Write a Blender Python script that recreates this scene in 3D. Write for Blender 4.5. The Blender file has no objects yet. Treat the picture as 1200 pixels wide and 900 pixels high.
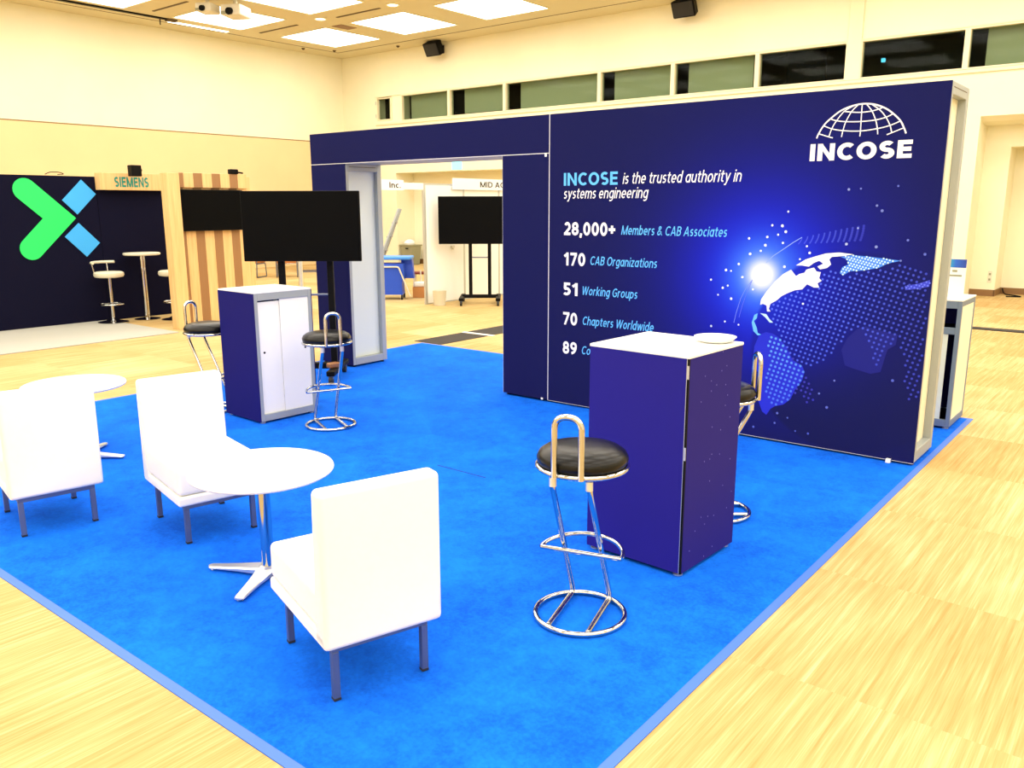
import bpy, bmesh, math, random
from mathutils import Vector, Matrix
C = bpy.context.scene.collection
PI = math.pi
random.seed(7)
ART = {'NA': [[-0.893,1.241],[-0.855,1.199],[-0.832,1.215],[-0.798,1.225],[-0.788,1.246],[-0.737,1.262],[-0.718,1.237],[-0.689,1.233],[-0.697,1.193],[-0.679,1.176],[-0.706,1.158],[-0.692,1.13],[-0.727,1.128],[-0.775,1.148],[-0.807,1.111],[-0.854,1.103],[-0.9,1.082],[-0.947,1.056],[-0.981,1.023],[-1.023,0.997],[-1.033,0.96],[-1.019,0.943],[-1.044,0.941],[-1.05,0.983],[-1.078,0.993],[-1.097,0.985],[-1.093,1.022],[-1.059,1.078],[-1.002,1.153],[-0.945,1.209]],'GR': [[-0.86,1.272],[-0.798,1.314],[-0.742,1.334],[-0.664,1.359],[-0.576,1.368],[-0.487,1.359],[-0.552,1.346],[-0.623,1.338],[-0.639,1.32],[-0.625,1.287],[-0.651,1.263],[-0.696,1.252],[-0.714,1.27],[-0.676,1.291],[-0.706,1.309],[-0.739,1.294],[-0.772,1.267],[-0.819,1.273]],'EU': [[-0.568,1.34],[-0.487,1.354],[-0.379,1.347],[-0.191,1.329],[-0.271,1.307],[-0.321,1.278],[-0.414,1.257],[-0.5,1.248],[-0.542,1.218],[-0.565,1.233],[-0.551,1.273],[-0.514,1.292],[-0.523,1.325]],'EU2': [[-0.156,1.172],[-0.078,1.19],[-0.011,1.217],[-0.012,1.175],[-0.094,1.154],[-0.149,1.145]],'CA': [[-1.136,0.909],[-1.112,0.923],[-1.116,0.886],[-1.136,0.866],[-1.112,0.819],[-1.103,0.783],[-1.077,0.773],[-1.102,0.765],[-1.135,0.792],[-1.152,0.853]],'CB': [[-1.093,0.925],[-1.049,0.922],[-1.022,0.888],[-0.995,0.866],[-1.02,0.864],[-1.053,0.897]],'SA': [[-1.09,0.772],[-1.041,0.795],[-0.99,0.787],[-0.952,0.767],[-0.899,0.717],[-0.858,0.649],[-0.838,0.615],[-0.77,0.586],[-0.748,0.541],[-0.762,0.478],[-0.805,0.411],[-0.836,0.333],[-0.883,0.289],[-0.944,0.267],[-0.974,0.244],[-1.002,0.195],[-1.035,0.215],[-1.066,0.287],[-1.065,0.376],[-1.071,0.476],[-1.107,0.534],[-1.124,0.607],[-1.122,0.682]],'AF': [[-0.481,0.806],[-0.425,0.869],[-0.373,0.896],[-0.264,0.872],[-0.169,0.859],[-0.174,0.791],[-0.222,0.753],[-0.237,0.683],[-0.252,0.602],[-0.314,0.582],[-0.426,0.604],[-0.483,0.62],[-0.513,0.722]],'DOT': [[-1.022,0.985],[-0.969,1.018],[-0.888,1.077],[-0.807,1.106],[-0.692,1.124],[-0.679,1.176],[-0.678,1.239],[-0.623,1.259],[-0.576,1.233],[-0.541,1.206],[-0.477,1.237],[-0.319,1.261],[-0.209,1.304],[-0.015,1.26],[0.012,0.919],[-0.004,0.885],[-0.006,0.632],[-0.013,0.441],[-0.069,0.438],[-0.099,0.542],[-0.113,0.697],[-0.167,0.836],[-0.204,0.777],[-0.271,0.702],[-0.242,0.614],[-0.288,0.654],[-0.34,0.763],[-0.381,0.861],[-0.447,0.867],[-0.498,0.805],[-0.548,0.73],[-0.621,0.639],[-0.733,0.579],[-0.837,0.609],[-0.887,0.707],[-0.94,0.774],[-0.982,0.843]],'DOT2': [[-0.952,0.767],[-0.899,0.717],[-0.858,0.649],[-0.77,0.586],[-0.748,0.541],[-0.689,0.464],[-0.669,0.345],[-0.737,0.298],[-0.757,0.406],[-0.836,0.333],[-0.919,0.271],[-0.996,0.297],[-1.029,0.419],[-1.0,0.547],[-1.022,0.693],[-1.014,0.767]],'arc': [[[-0.781,2.104],[-0.771,2.132],[-0.74,2.184],[-0.702,2.222],[-0.635,2.27],[-0.563,2.294],[-0.499,2.301],[-0.433,2.292],[-0.367,2.265],[-0.317,2.229],[-0.273,2.186],[-0.248,2.143],[-0.232,2.107]],[[-0.703,2.109],[-0.687,2.161],[-0.66,2.209],[-0.614,2.265],[-0.55,2.297]],[[-0.622,2.105],[-0.615,2.147],[-0.601,2.199],[-0.57,2.259],[-0.534,2.296]],[[-0.507,2.103],[-0.506,2.141],[-0.507,2.197],[-0.508,2.255],[-0.508,2.297]],[[-0.399,2.11],[-0.404,2.145],[-0.419,2.198],[-0.446,2.254],[-0.479,2.294]],[[-0.317,2.118],[-0.33,2.16],[-0.36,2.213],[-0.399,2.257],[-0.446,2.291]],[[-0.621,2.263],[-0.56,2.254],[-0.507,2.25],[-0.443,2.254],[-0.384,2.269]],[[-0.702,2.222],[-0.66,2.208],[-0.602,2.199],[-0.509,2.194],[-0.419,2.198],[-0.357,2.211],[-0.317,2.229]],[[-0.74,2.181],[-0.687,2.159],[-0.615,2.144],[-0.508,2.136],[-0.404,2.145],[-0.33,2.16],[-0.273,2.182]],[[-0.767,2.132],[-0.704,2.11],[-0.676,2.102]],[[-0.344,2.105],[-0.314,2.116],[-0.247,2.141]]],'orb': [[[-1.072,1.28],[-1.026,1.329],[-0.956,1.378],[-0.888,1.427],[-0.832,1.462]],[[-1.164,1.157],[-1.211,1.093],[-1.245,1.018],[-1.272,0.917],[-1.287,0.841]],[[-1.17,1.144],[-1.203,1.057],[-1.23,0.97],[-1.25,0.882]]],'swirl': [[[-0.832,1.456],[-0.836,1.437],[-0.852,1.418]],[[-0.794,1.465],[-0.798,1.442],[-0.814,1.422]],[[-0.757,1.474],[-0.761,1.448],[-0.776,1.425]],[[-0.72,1.482],[-0.723,1.453],[-0.739,1.428]],[[-0.683,1.49],[-0.686,1.459],[-0.701,1.431]],[[-0.647,1.498],[-0.65,1.464],[-0.664,1.434]],[[-0.611,1.506],[-0.613,1.469],[-0.628,1.438]],[[-0.575,1.514],[-0.577,1.474],[-0.591,1.441]],[[-0.539,1.521],[-0.542,1.479],[-0.555,1.444]],[[-0.504,1.528],[-0.506,1.484],[-0.519,1.447]],[[-0.469,1.535],[-0.471,1.49],[-0.484,1.45]],[[-0.435,1.542],[-0.436,1.495],[-0.449,1.453]]],'stars': [[-1.046,1.539],[-0.971,1.534],[-0.947,1.497],[-0.999,1.476],[-1.075,1.459],[-1.207,1.446],[-0.962,1.421],[-1.086,1.402],[-1.117,1.362],[-1.192,1.339],[-1.273,1.264],[-1.239,1.173],[-0.94,1.259],[-0.795,1.403],[-0.773,1.359],[-0.471,1.528],[-0.162,1.458],[-0.348,1.411],[-0.193,1.329],[-0.055,1.374],[-0.836,1.315],[-1.157,1.09],[-0.536,1.424],[-0.794,1.013],[-1.207,1.446],[-1.073,1.459],[-1.084,1.4],[-1.193,1.338],[-1.115,1.362],[-1.273,1.264],[-1.329,1.213],[-1.242,1.172],[-1.368,1.217],[-1.348,1.106],[-1.386,1.088],[-1.42,1.035],[-1.481,1.142],[-1.317,1.013],[-1.356,0.844],[-1.462,0.801],[-1.25,0.829],[-1.044,1.539],[-0.973,1.537],[-0.938,1.632],[-0.922,0.22],[-0.846,0.198],[-0.936,0.146],[-0.579,0.314],[-0.542,0.507],[-1.092,0.091],[-0.784,0.111],[-0.693,0.108],[-0.173,0.555],[-0.638,0.404],[-0.548,1.774],[-0.473,1.778],[-0.365,1.671],[-0.331,1.639],[-0.248,1.791]],'cstars': [[0.304,1.017],[0.349,0.945],[0.302,0.928],[0.148,0.926],[0.206,0.895],[0.259,0.868],[0.348,0.855],[0.211,0.847],[0.372,0.801],[0.121,0.812],[0.354,0.754],[0.408,0.688],[0.235,0.673],[0.32,0.642],[0.244,0.54],[0.322,0.523],[0.228,0.52],[0.177,0.52],[0.432,0.474],[0.237,0.411],[0.371,0.355],[0.465,0.3],[0.424,0.226],[0.171,0.25],[0.236,0.236],[0.294,0.224],[0.209,0.205],[0.119,0.197],[0.075,0.113],[0.294,0.066],[0.214,0.042]]}

# ------------------------------------------------------------------ materials
def mat(name, col, rough=0.6, metal=0.0, spec=0.5, emit=None, es=1.0):
    m = bpy.data.materials.new(name); m.use_nodes = True
    b = m.node_tree.nodes['Principled BSDF']
    b.inputs['Base Color'].default_value = (*col, 1)
    b.inputs['Roughness'].default_value = rough
    b.inputs['Metallic'].default_value = metal
    b.inputs['Specular IOR Level'].default_value = spec
    if emit:
        b.inputs['Emission Color'].default_value = (*emit, 1)
        b.inputs['Emission Strength'].default_value = es
    return m

class NT:
    """small helper for node graphs"""
    def __init__(s, m): s.t = m.node_tree; s.n = s.t.nodes; s.b = s.n['Principled BSDF']
    def new(s, typ, **kw):
        x = s.n.new(typ)
        for k, v in kw.items(): setattr(x, k, v)
        return x
    def link(s, a, b): s.t.links.new(a, b)
    def val(s, sock, v):
        if isinstance(v, (int, float)): sock.default_value = v
        else: s.link(v, sock)
    def math(s, op, a, b=0.0, c=0.0, clamp=False):
        x = s.new('ShaderNodeMath', operation=op); x.use_clamp = clamp
        s.val(x.inputs[0], a); s.val(x.inputs[1], b); s.val(x.inputs[2], c)
        return x.outputs[0]
    def mix(s, fac, a, b, blend='MIX'):
        x = s.new('ShaderNodeMix', data_type='RGBA', blend_type=blend)
        s.val(x.inputs[0], fac)
        for i, v in ((6, a), (7, b)):
            if isinstance(v, tuple): x.inputs[i].default_value = (*v, 1)
            else: s.link(v, x.inputs[i])
        return x.outputs[2]
    def coords(s):
        tc = s.new('ShaderNodeTexCoord'); sp = s.new('ShaderNodeSeparateXYZ')
        s.link(tc.outputs['Object'], sp.inputs[0]); return tc.outputs['Object'], sp.outputs
    def noise(s, vec, scale, detail=2.0, rough=0.5):
        x = s.new('ShaderNodeTexNoise'); x.inputs['Scale'].default_value = scale
        x.inputs['Detail'].default_value = detail; x.inputs['Roughness'].default_value = rough
        s.link(vec, x.inputs['Vector']); return x.outputs['Fac']
    def scaled(s, vec, sc):
        x = s.new('ShaderNodeMapping'); x.inputs['Scale'].default_value = sc
        s.link(vec, x.inputs['Vector']); return x.outputs[0]
    def ramp(s, fac, stops):
        x = s.new('ShaderNodeValToRGB'); e = x.color_ramp.elements
        while len(e) < len(stops): e.new(0.5)
        for q, (p, c) in zip(e, stops): q.position = p; q.color = (*c, 1)
        s.link(fac, x.inputs[0]); return x.outputs[0]

LAMP = 7.0
M = {}
M['navy'] = mat('navy_fabric', (0.0076, 0.0090, 0.068), 0.8, spec=0.08)
M['navy_dark'] = mat('navy_cloth', (0.0055, 0.0055, 0.019), 0.85, spec=0.05)
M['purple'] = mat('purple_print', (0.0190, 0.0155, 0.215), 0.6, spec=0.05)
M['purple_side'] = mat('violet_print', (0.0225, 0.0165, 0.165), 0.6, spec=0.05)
M['navy_side'] = mat('cabinet_blue', (0.0110, 0.0100, 0.115), 0.6, spec=0.06)
M['white'] = mat('white_laminate', (0.86, 0.86, 0.83), 0.35)
M['leather'] = mat('white_leatherette', (0.82, 0.82, 0.78), 0.45)
M['panel_white'] = mat('white_panel', (0.66, 0.72, 0.67), 0.4)
M['cream_panel'] = mat('cream_panel', (0.78, 0.74, 0.58), 0.5)
M['alu'] = mat('aluminium', (0.52, 0.55, 0.57), 0.38, 0.7)
M['alu_dull'] = mat('dull_aluminium', (0.36, 0.395, 0.41), 0.5, 0.30)
M['alu_shaded'] = mat('shaded_blue_grey_metal', (0.16, 0.215, 0.31), 0.5, 0.3)  # blue-grey frame metal, darkened: the shade behind the wall is in the colour
M['faint'] = mat('violet_sparks', (0.20, 0.17, 0.50), 0.7)
M['chrome'] = mat('chrome', (0.56, 0.56, 0.56), 0.09, 1.0)
M['steel'] = mat('grey_steel', (0.17, 0.19, 0.25), 0.38, 0.75)
M['castalu'] = mat('cast_aluminium', (0.75, 0.75, 0.70), 0.28, 0.8)
M['blackleather'] = mat('black_leather', (0.0025, 0.0025, 0.0025), 0.28, spec=0.26)
M['black'] = mat('black_plastic', (0.0045, 0.0045, 0.0045), 0.5, spec=0.08)
M['rubber'] = mat('black_rubber', (0.012, 0.012, 0.012), 0.7)
M['screen'] = mat('tv_screen', (0.0035, 0.0036, 0.0040), 0.30, spec=0.03)
M['ptext'] = mat('white_print', (0.85, 0.85, 0.85), 0.7)
M['ctext'] = mat('cyan_print', (0.10, 0.47, 0.93), 0.7)
M['piping'] = mat('pale_piping', (0.62, 0.62, 0.66), 0.6)
M['mat_dark'] = mat('dark_matting', (0.028, 0.022, 0.017), 0.9)
M['brown'] = mat('brown_baseboard', (0.22, 0.115, 0.04), 0.5)
M['groove'] = mat('brown_groove', (0.23, 0.13, 0.04), 0.7)
M['frame_cream'] = mat('cream_frame', (0.80, 0.74, 0.52), 0.5)
M['blind'] = mat('grey_green_blind', (0.48, 0.50, 0.37), 0.9)
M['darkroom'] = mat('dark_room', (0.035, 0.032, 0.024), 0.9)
M['slot'] = mat('dark_slot', (0.10, 0.065, 0.025), 0.7)
M['grille'] = mat('vent_grille', (0.24, 0.13, 0.055), 0.6)
M['dgreen'] = mat('teal_letters', (0.0, 0.24, 0.19), 0.6)
M['green'] = mat('logo_green', (0.008, 0.72, 0.13), 0.6)
M['blue'] = mat('logo_blue', (0.035, 0.38, 0.90), 0.6)
M['ivory'] = mat('ivory_seat', (0.70, 0.66, 0.52), 0.45)
M['blueplastic'] = mat('blue_tarpaulin', (0.010, 0.075, 0.62), 0.45)
M['bluelight'] = mat('light_blue_lid', (0.05, 0.27, 0.80), 0.45)
M['card'] = mat('brown_cardboard', (0.50, 0.22, 0.07), 0.85)
M['bin'] = mat('grey_green_plastic', (0.27, 0.27, 0.17), 0.6)
M['binwhite'] = mat('off_white_plastic', (0.66, 0.63, 0.52), 0.5)
M['red'] = mat('dark_red_cloth', (0.17, 0.022, 0.014), 0.8)
M['orange'] = mat('orange_brown_seat', (0.48, 0.17, 0.035), 0.7)
M['greycarpet'] = mat('pale_grey_carpet', (0.42, 0.41, 0.36), 0.95, spec=0.1)
M['lamp'] = mat('lamp_diffuser', (0.9, 0.9, 0.85), 0.5, emit=(1.0, 0.965, 0.89), es=LAMP)
M['strip'] = mat('strip_light', (0.9, 0.9, 0.85), 0.5, emit=(1.0, 0.92, 0.75), es=4.0)
M['spot'] = mat('downlight_glow', (0.9, 0.9, 0.85), 0.5, emit=(1.0, 0.92, 0.75), es=3.0)
M['exit'] = mat('exit_sign_glow', (0.2, 0.7, 0.7), 0.5, emit=(0.25, 0.9, 0.95), es=1.1)
M['led'] = mat('blue_led', (0.1, 0.5, 0.9), 0.5, emit=(0.10, 0.60, 1.0), es=2.0)
M['reflect_brown'] = mat('brown_reflection', (0.30, 0.13, 0.05), 0.4, 0.3)  # brown of the caster reflection as a base colour
M['dkt'] = mat('black_print', (0.02, 0.02, 0.02), 0.7)

def wall_mat(name, col, var=0.05):
    m = mat(name, col, 0.85, spec=0.15); t = NT(m); v, s = t.coords()
    n = t.noise(v, 1.3, 3.0)
    lo = tuple(c*(1-var) for c in col); hi = tuple(min(1, c*(1+var)) for c in col)
    t.link(t.mix(n, lo, hi), t.b.inputs['Base Color']); return m
M['wall'] = wall_mat('cream_wall', (0.83, 0.79, 0.60))
M['wall_low'] = wall_mat('ochre_wall', (0.76, 0.565, 0.32))
M['ceiling'] = wall_mat('tan_ceiling', (0.66, 0.60, 0.41), 0.04)

def carpet_mat():
    m = mat('blue_carpet', (0.004, 0.10, 0.60), 0.95, spec=0.05); t = NT(m); v, s = t.coords()
    a = t.noise(v, 2.2, 5.0, 0.65); b = t.noise(v, 60.0, 3.0, 0.7); c = t.noise(v, 14.0, 4.0, 0.6)
    f = t.math('ADD', t.math('MULTIPLY', a, 0.45), t.math('ADD', t.math('MULTIPLY', b, 0.30), t.math('MULTIPLY', c, 0.25)))
    t.link(t.ramp(f, [(0.38, (0.0045, 0.082, 0.58)), (0.60, (0.0075, 0.165, 0.88))]), t.b.inputs['Base Color'])
    bp = t.new('ShaderNodeBump'); bp.inputs['Strength'].default_value = 0.25; bp.inputs['Distance'].default_value = 0.004
    t.link(t.noise(v, 220.0, 2.0), bp.inputs['Height']); t.link(bp.outputs[0], t.b.inputs['Normal'])
    return m
M['carpet'] = carpet_mat()
M['tape'] = mat('pale_blue_edge', (0.055, 0.155, 0.62), 0.6)

def floor_mat():
    """hall carpet tiles: 1 m tiles, streaky along y"""
    m = mat('hall_carpet_tiles', (0.7, 0.47, 0.16), 0.9, spec=0.1); t = NT(m); v, s = t.coords()
    ty = t.math('FLOOR', t.math('ADD', s[1], 0.94))
    sh = t.math('MULTIPLY', t.math('MODULO', ty, 2.0), 0.5)
    tx = t.math('FLOOR', t.math('ADD', t.math('SUBTRACT', s[0], 0.535), sh))
    wn = t.new('ShaderNodeTexWhiteNoise', noise_dimensions='2D')
    cb = t.new('ShaderNodeCombineXYZ'); t.link(tx, cb.inputs[0]); t.link(ty, cb.inputs[1]); t.link(cb.outputs[0], wn.inputs['Vector'])
    off = t.new('ShaderNodeCombineXYZ'); t.link(t.math('ADD', s[0], t.math('MULTIPLY', wn.outputs['Value'], 31.0)), off.inputs[0]); t.link(s[1], off.inputs[1])
    a = t.noise(t.scaled(off.outputs[0], (40, 0.9, 1)), 1.0, 3.0, 0.6)
    b = t.noise(t.scaled(off.outputs[0], (170, 3.0, 1)), 1.0, 2.0, 0.6)
    c = t.noise(v, 1.6, 3.0)
    f = t.math('ADD', t.math('ADD', t.math('MULTIPLY', a, 0.40), t.math('MULTIPLY', b, 0.30)), t.math('ADD', t.math('ADD', 0.03, t.math('MULTIPLY', wn.outputs['Value'], 0.10)), t.math('MULTIPLY', c, 0.16)))
    t.link(t.ramp(f, [(0.38, (0.40, 0.245, 0.082)), (0.51, (0.49, 0.345, 0.145)), (0.64, (0.60, 0.47, 0.25))]), t.b.inputs['Base Color'])
    return m
M['floor'] = floor_mat()

def wood_mat(name, stripes):
    m = mat(name, (0.7, 0.45, 0.2), 0.5); t = NT(m); v, s = t.coords()
    g = t.noise(t.scaled(v, (30, 30, 1.5)), 1.0, 4.0, 0.6)
    base = t.ramp(g, [(0.3, (0.66, 0.40, 0.16)), (0.7, (0.80, 0.54, 0.25))])
    if stripes:
        w = t.math('FRACT', t.math('DIVIDE', t.math('ADD', s[1], 3.0), 0.285))
        k = t.math('GREATER_THAN', w, 0.52)
        base = t.mix(t.math('MULTIPLY', k, 0.92), base, (0.25, 0.115, 0.04))
    t.link(base, t.b.inputs['Base Color']); return m
M['wood'] = wood_mat('pale_timber', False); M['woodstripe'] = wood_mat('striped_timber', True)

def glass_mat():
    m = bpy.data.materials.new('window_glass'); m.use_nodes = True; nt = m.node_tree; n = nt.nodes; n.remove(n['Principled BSDF'])
    tr = n.new('ShaderNodeBsdfTransparent'); tr.inputs[0].default_value = (0.75, 0.80, 0.74, 1)
    gl = n.new('ShaderNodeBsdfGlossy'); gl.inputs['Roughness'].default_value = 0.03
    fr = n.new('ShaderNodeFresnel'); fr.inputs[0].default_value = 1.12; mx = n.new('ShaderNodeMixShader')
    nt.links.new(fr.outputs[0], mx.inputs[0]); nt.links.new(tr.outputs[0], mx.inputs[1]); nt.links.new(gl.outputs[0], mx.inputs[2])
    nt.links.new(mx.outputs[0], n['Material Output'].inputs[0]); return m
M['glass'] = glass_mat()

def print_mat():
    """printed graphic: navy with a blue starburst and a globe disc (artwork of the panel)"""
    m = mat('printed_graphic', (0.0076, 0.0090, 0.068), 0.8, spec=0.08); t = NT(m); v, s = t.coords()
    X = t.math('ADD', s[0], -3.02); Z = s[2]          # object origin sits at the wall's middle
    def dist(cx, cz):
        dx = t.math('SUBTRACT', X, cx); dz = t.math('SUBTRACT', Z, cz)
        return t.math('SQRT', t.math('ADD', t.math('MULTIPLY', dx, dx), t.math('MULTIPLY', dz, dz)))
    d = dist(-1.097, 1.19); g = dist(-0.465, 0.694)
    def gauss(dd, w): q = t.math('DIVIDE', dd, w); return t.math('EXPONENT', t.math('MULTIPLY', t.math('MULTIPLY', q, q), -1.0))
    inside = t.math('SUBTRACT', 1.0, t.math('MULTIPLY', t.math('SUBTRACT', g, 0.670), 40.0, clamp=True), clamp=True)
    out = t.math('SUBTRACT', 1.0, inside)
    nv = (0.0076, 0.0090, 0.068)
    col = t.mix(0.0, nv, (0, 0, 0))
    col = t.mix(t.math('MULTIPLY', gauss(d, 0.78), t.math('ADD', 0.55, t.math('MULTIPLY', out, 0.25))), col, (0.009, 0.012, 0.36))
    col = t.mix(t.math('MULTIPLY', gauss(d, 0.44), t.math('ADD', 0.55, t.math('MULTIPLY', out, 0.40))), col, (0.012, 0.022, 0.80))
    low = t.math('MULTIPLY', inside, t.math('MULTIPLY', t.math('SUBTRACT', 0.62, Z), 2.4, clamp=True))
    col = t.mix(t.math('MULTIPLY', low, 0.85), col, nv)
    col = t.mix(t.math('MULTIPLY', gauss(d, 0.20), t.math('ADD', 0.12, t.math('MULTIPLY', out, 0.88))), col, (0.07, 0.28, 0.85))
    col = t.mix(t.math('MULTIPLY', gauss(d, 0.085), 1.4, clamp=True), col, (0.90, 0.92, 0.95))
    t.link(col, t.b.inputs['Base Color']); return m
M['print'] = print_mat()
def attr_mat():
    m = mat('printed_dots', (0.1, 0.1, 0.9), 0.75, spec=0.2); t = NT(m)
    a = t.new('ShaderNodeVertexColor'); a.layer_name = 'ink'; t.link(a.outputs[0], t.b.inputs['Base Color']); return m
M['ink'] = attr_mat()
def banner_mat():
    m = mat('leaflet_header', (0.02, 0.2, 0.7), 0.5); t = NT(m); v, s = t.coords()
    t.link(t.ramp(t.math('MULTIPLY', t.math('ADD', s[0], 0.075), 6.7), [(0.0, (0.03, 0.45, 0.50)), (0.5, (0.02, 0.12, 0.60)), (1.0, (0.02, 0.05, 0.35))]), t.b.inputs['Base Color'])
    return m
M['banner'] = banner_mat()

# ------------------------------------------------------------------ mesh builder
class MB:
    def __init__(s): s.bm = bmesh.new(); s.smooth = False
    def box(s, x0, x1, y0, y1, z0, z1, bevel=0.0, seg=2):
        b = bmesh.new(); bmesh.ops.create_cube(b, size=1.0)
        for v in b.verts: v.co = Vector(((x0+x1)/2 + v.co.x*(x1-x0), (y0+y1)/2 + v.co.y*(y1-y0), (z0+z1)/2 + v.co.z*(z1-z0)))
        if bevel: bmesh.ops.bevel(b, geom=b.edges[:], offset=bevel, segments=seg, affect='EDGES', profile=0.5)
        s.join(b); return s
    def join(s, b, mtx=None):
        if mtx is not None: bmesh.ops.transform(b, matrix=mtx, verts=b.verts)
        me = bpy.data.meshes.new('tmp'); b.to_mesh(me); b.free(); s.bm.from_mesh(me); bpy.data.meshes.remove(me)
    def tube(s, pts, r, closed=False, n=10, caps=True, flat=None):
        """swept round tube; flat=(a,b) gives an elliptical section"""
        P = [Vector(p) for p in pts]; L = len(P); rings = []; ref = None
        for i in range(L):
            if closed: d = (P[(i+1) % L]-P[i-1])
            else: d = P[min(i+1, L-1)]-P[max(i-1, 0)]
            d.normalize()
            if ref is None:
                ref = Vector((0, 0, 1)) if abs(d.z) < 0.9 else Vector((0, 1, 0))
            u = (ref - d*ref.dot(d)).normalized(); w = d.cross(u); ref = u
            rings.append([s.bm.verts.new(P[i] + u*math.cos(2*PI*k/n)*r + w*math.sin(2*PI*k/n)*r) for k in range(n)])
        for i in range(L if closed else L-1):
            a, b = rings[i], rings[(i+1) % L]
            for k in range(n): s.bm.faces.new((a[k], a[(k+1) % n], b[(k+1) % n], b[k]))
        if not closed and caps: s.bm.faces.new(rings[0][::-1]); s.bm.faces.new(rings[-1])
        s.smooth = True; return s
    def lathe(s, prof, n=32, c=(0, 0, 0)):
        rings = []
        for r, z in prof:
            if r < 1e-6: rings.append([s.bm.verts.new((c[0], c[1], c[2]+z))])
            else: rings.append([s.bm.verts.new((c[0]+r*math.cos(2*PI*k/n), c[1]+r*math.sin(2*PI*k/n), c[2]+z)) for k in range(n)])
        for a, b in zip(rings, rings[1:]):
            for k in range(n):
                k2 = (k+1) % n
                if len(a) == 1 and len(b) == 1: continue
                if len(a) == 1: s.bm.faces.new((a[0], b[k2], b[k]))
                elif len(b) == 1: s.bm.faces.new((a[k], a[k2], b[0]))
                else: s.bm.faces.new((a[k], a[k2], b[k2], b[k]))
        if len(rings[0]) > 1: s.bm.faces.new(rings[0][::-1])
        if len(rings[-1]) > 1: s.bm.faces.new(rings[-1])
        s.smooth = True; return s
    def prism(s, poly, f0, f1):
        """poly: 2-D points; f0/f1 map (a,b) to the two faces"""
        A = [s.bm.verts.new(f0(a, b)) for a, b in poly]; B = [s.bm.verts.new(f1(a, b)) for a, b in poly]
        s.bm.faces.new(A); s.bm.faces.new(B[::-1]); n = len(poly)
        for i in range(n): s.bm.faces.new((A[i], B[i], B[(i+1) % n], A[(i+1) % n]))
        return s
    def cyl(s, p, q, r, n=16): return s.tube([p, q], r, n=n)
    def build(s, name, m, parent=None, label=None):
        bm = s.bm; bmesh.ops.recalc_face_normals(bm, faces=bm.faces)
        me = bpy.data.meshes.new(name); bm.to_mesh(me); bm.free(); me.materials.append(m if not isinstance(m, str) else M[m])
        if s.smooth:
            for p in me.polygons: p.use_smooth = True
            try: me.set_sharp_from_angle(angle=math.radians(40))
            except Exception: pass
        o = bpy.data.objects.new(name, me); C.objects.link(o)
        if parent: o.parent = parent
        if label: o['label'] = label
        return o

def tag(o, label, cat, group=None):
    o['label'] = label; o['category'] = cat
    if group: o['group'] = group
    return o
def struct(o):
    o['kind'] = 'structure'; return o
def thing(name, label, cat, loc=(0, 0, 0), rz=0.0, group=None):
    o = bpy.data.objects.new(name, None); C.objects.link(o); o.empty_display_size = 0.1
    o.location = loc; o.rotation_euler = (0, 0, rz); return tag(o, label, cat, group)
def dup(root, loc, rz, label, group=None):
    def cp(o, par):
        c = o.copy(); C.objects.link(c); c.parent = par
        for ch in list(o.children): cp(ch, c)
        return c
    r = cp(root, None); r.location = loc; r.rotation_euler = (0, 0, rz); r['label'] = label
    if group: r['group'] = group
    return r

def fillet(pts, r, n=6):
    """round the corners of a polyline"""
    P = [Vector(p) for p in pts]; out = [P[0]]
    for a, b, c in zip(P, P[1:], P[2:]):
        u = (a-b); w = (c-b); k = min(r, u.length*0.49, w.length*0.49); p0 = b+u.normalized()*k; p1 = b+w.normalized()*k
        for i in range(n+1):
            t = i/n; out.append(p0*(1-t)**2 + b*2*t*(1-t) + p1*t*t)
    out.append(P[-1]); return out
def ring(r, z, n=40, c=(0, 0), a0=0, a1=2*PI, closed=True):
    m = n if closed else n+1
    return [(c[0]+r*math.cos(a0+(a1-a0)*i/n), c[1]+r*math.sin(a0+(a1-a0)*i/n), z) for i in range(m)]


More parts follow.
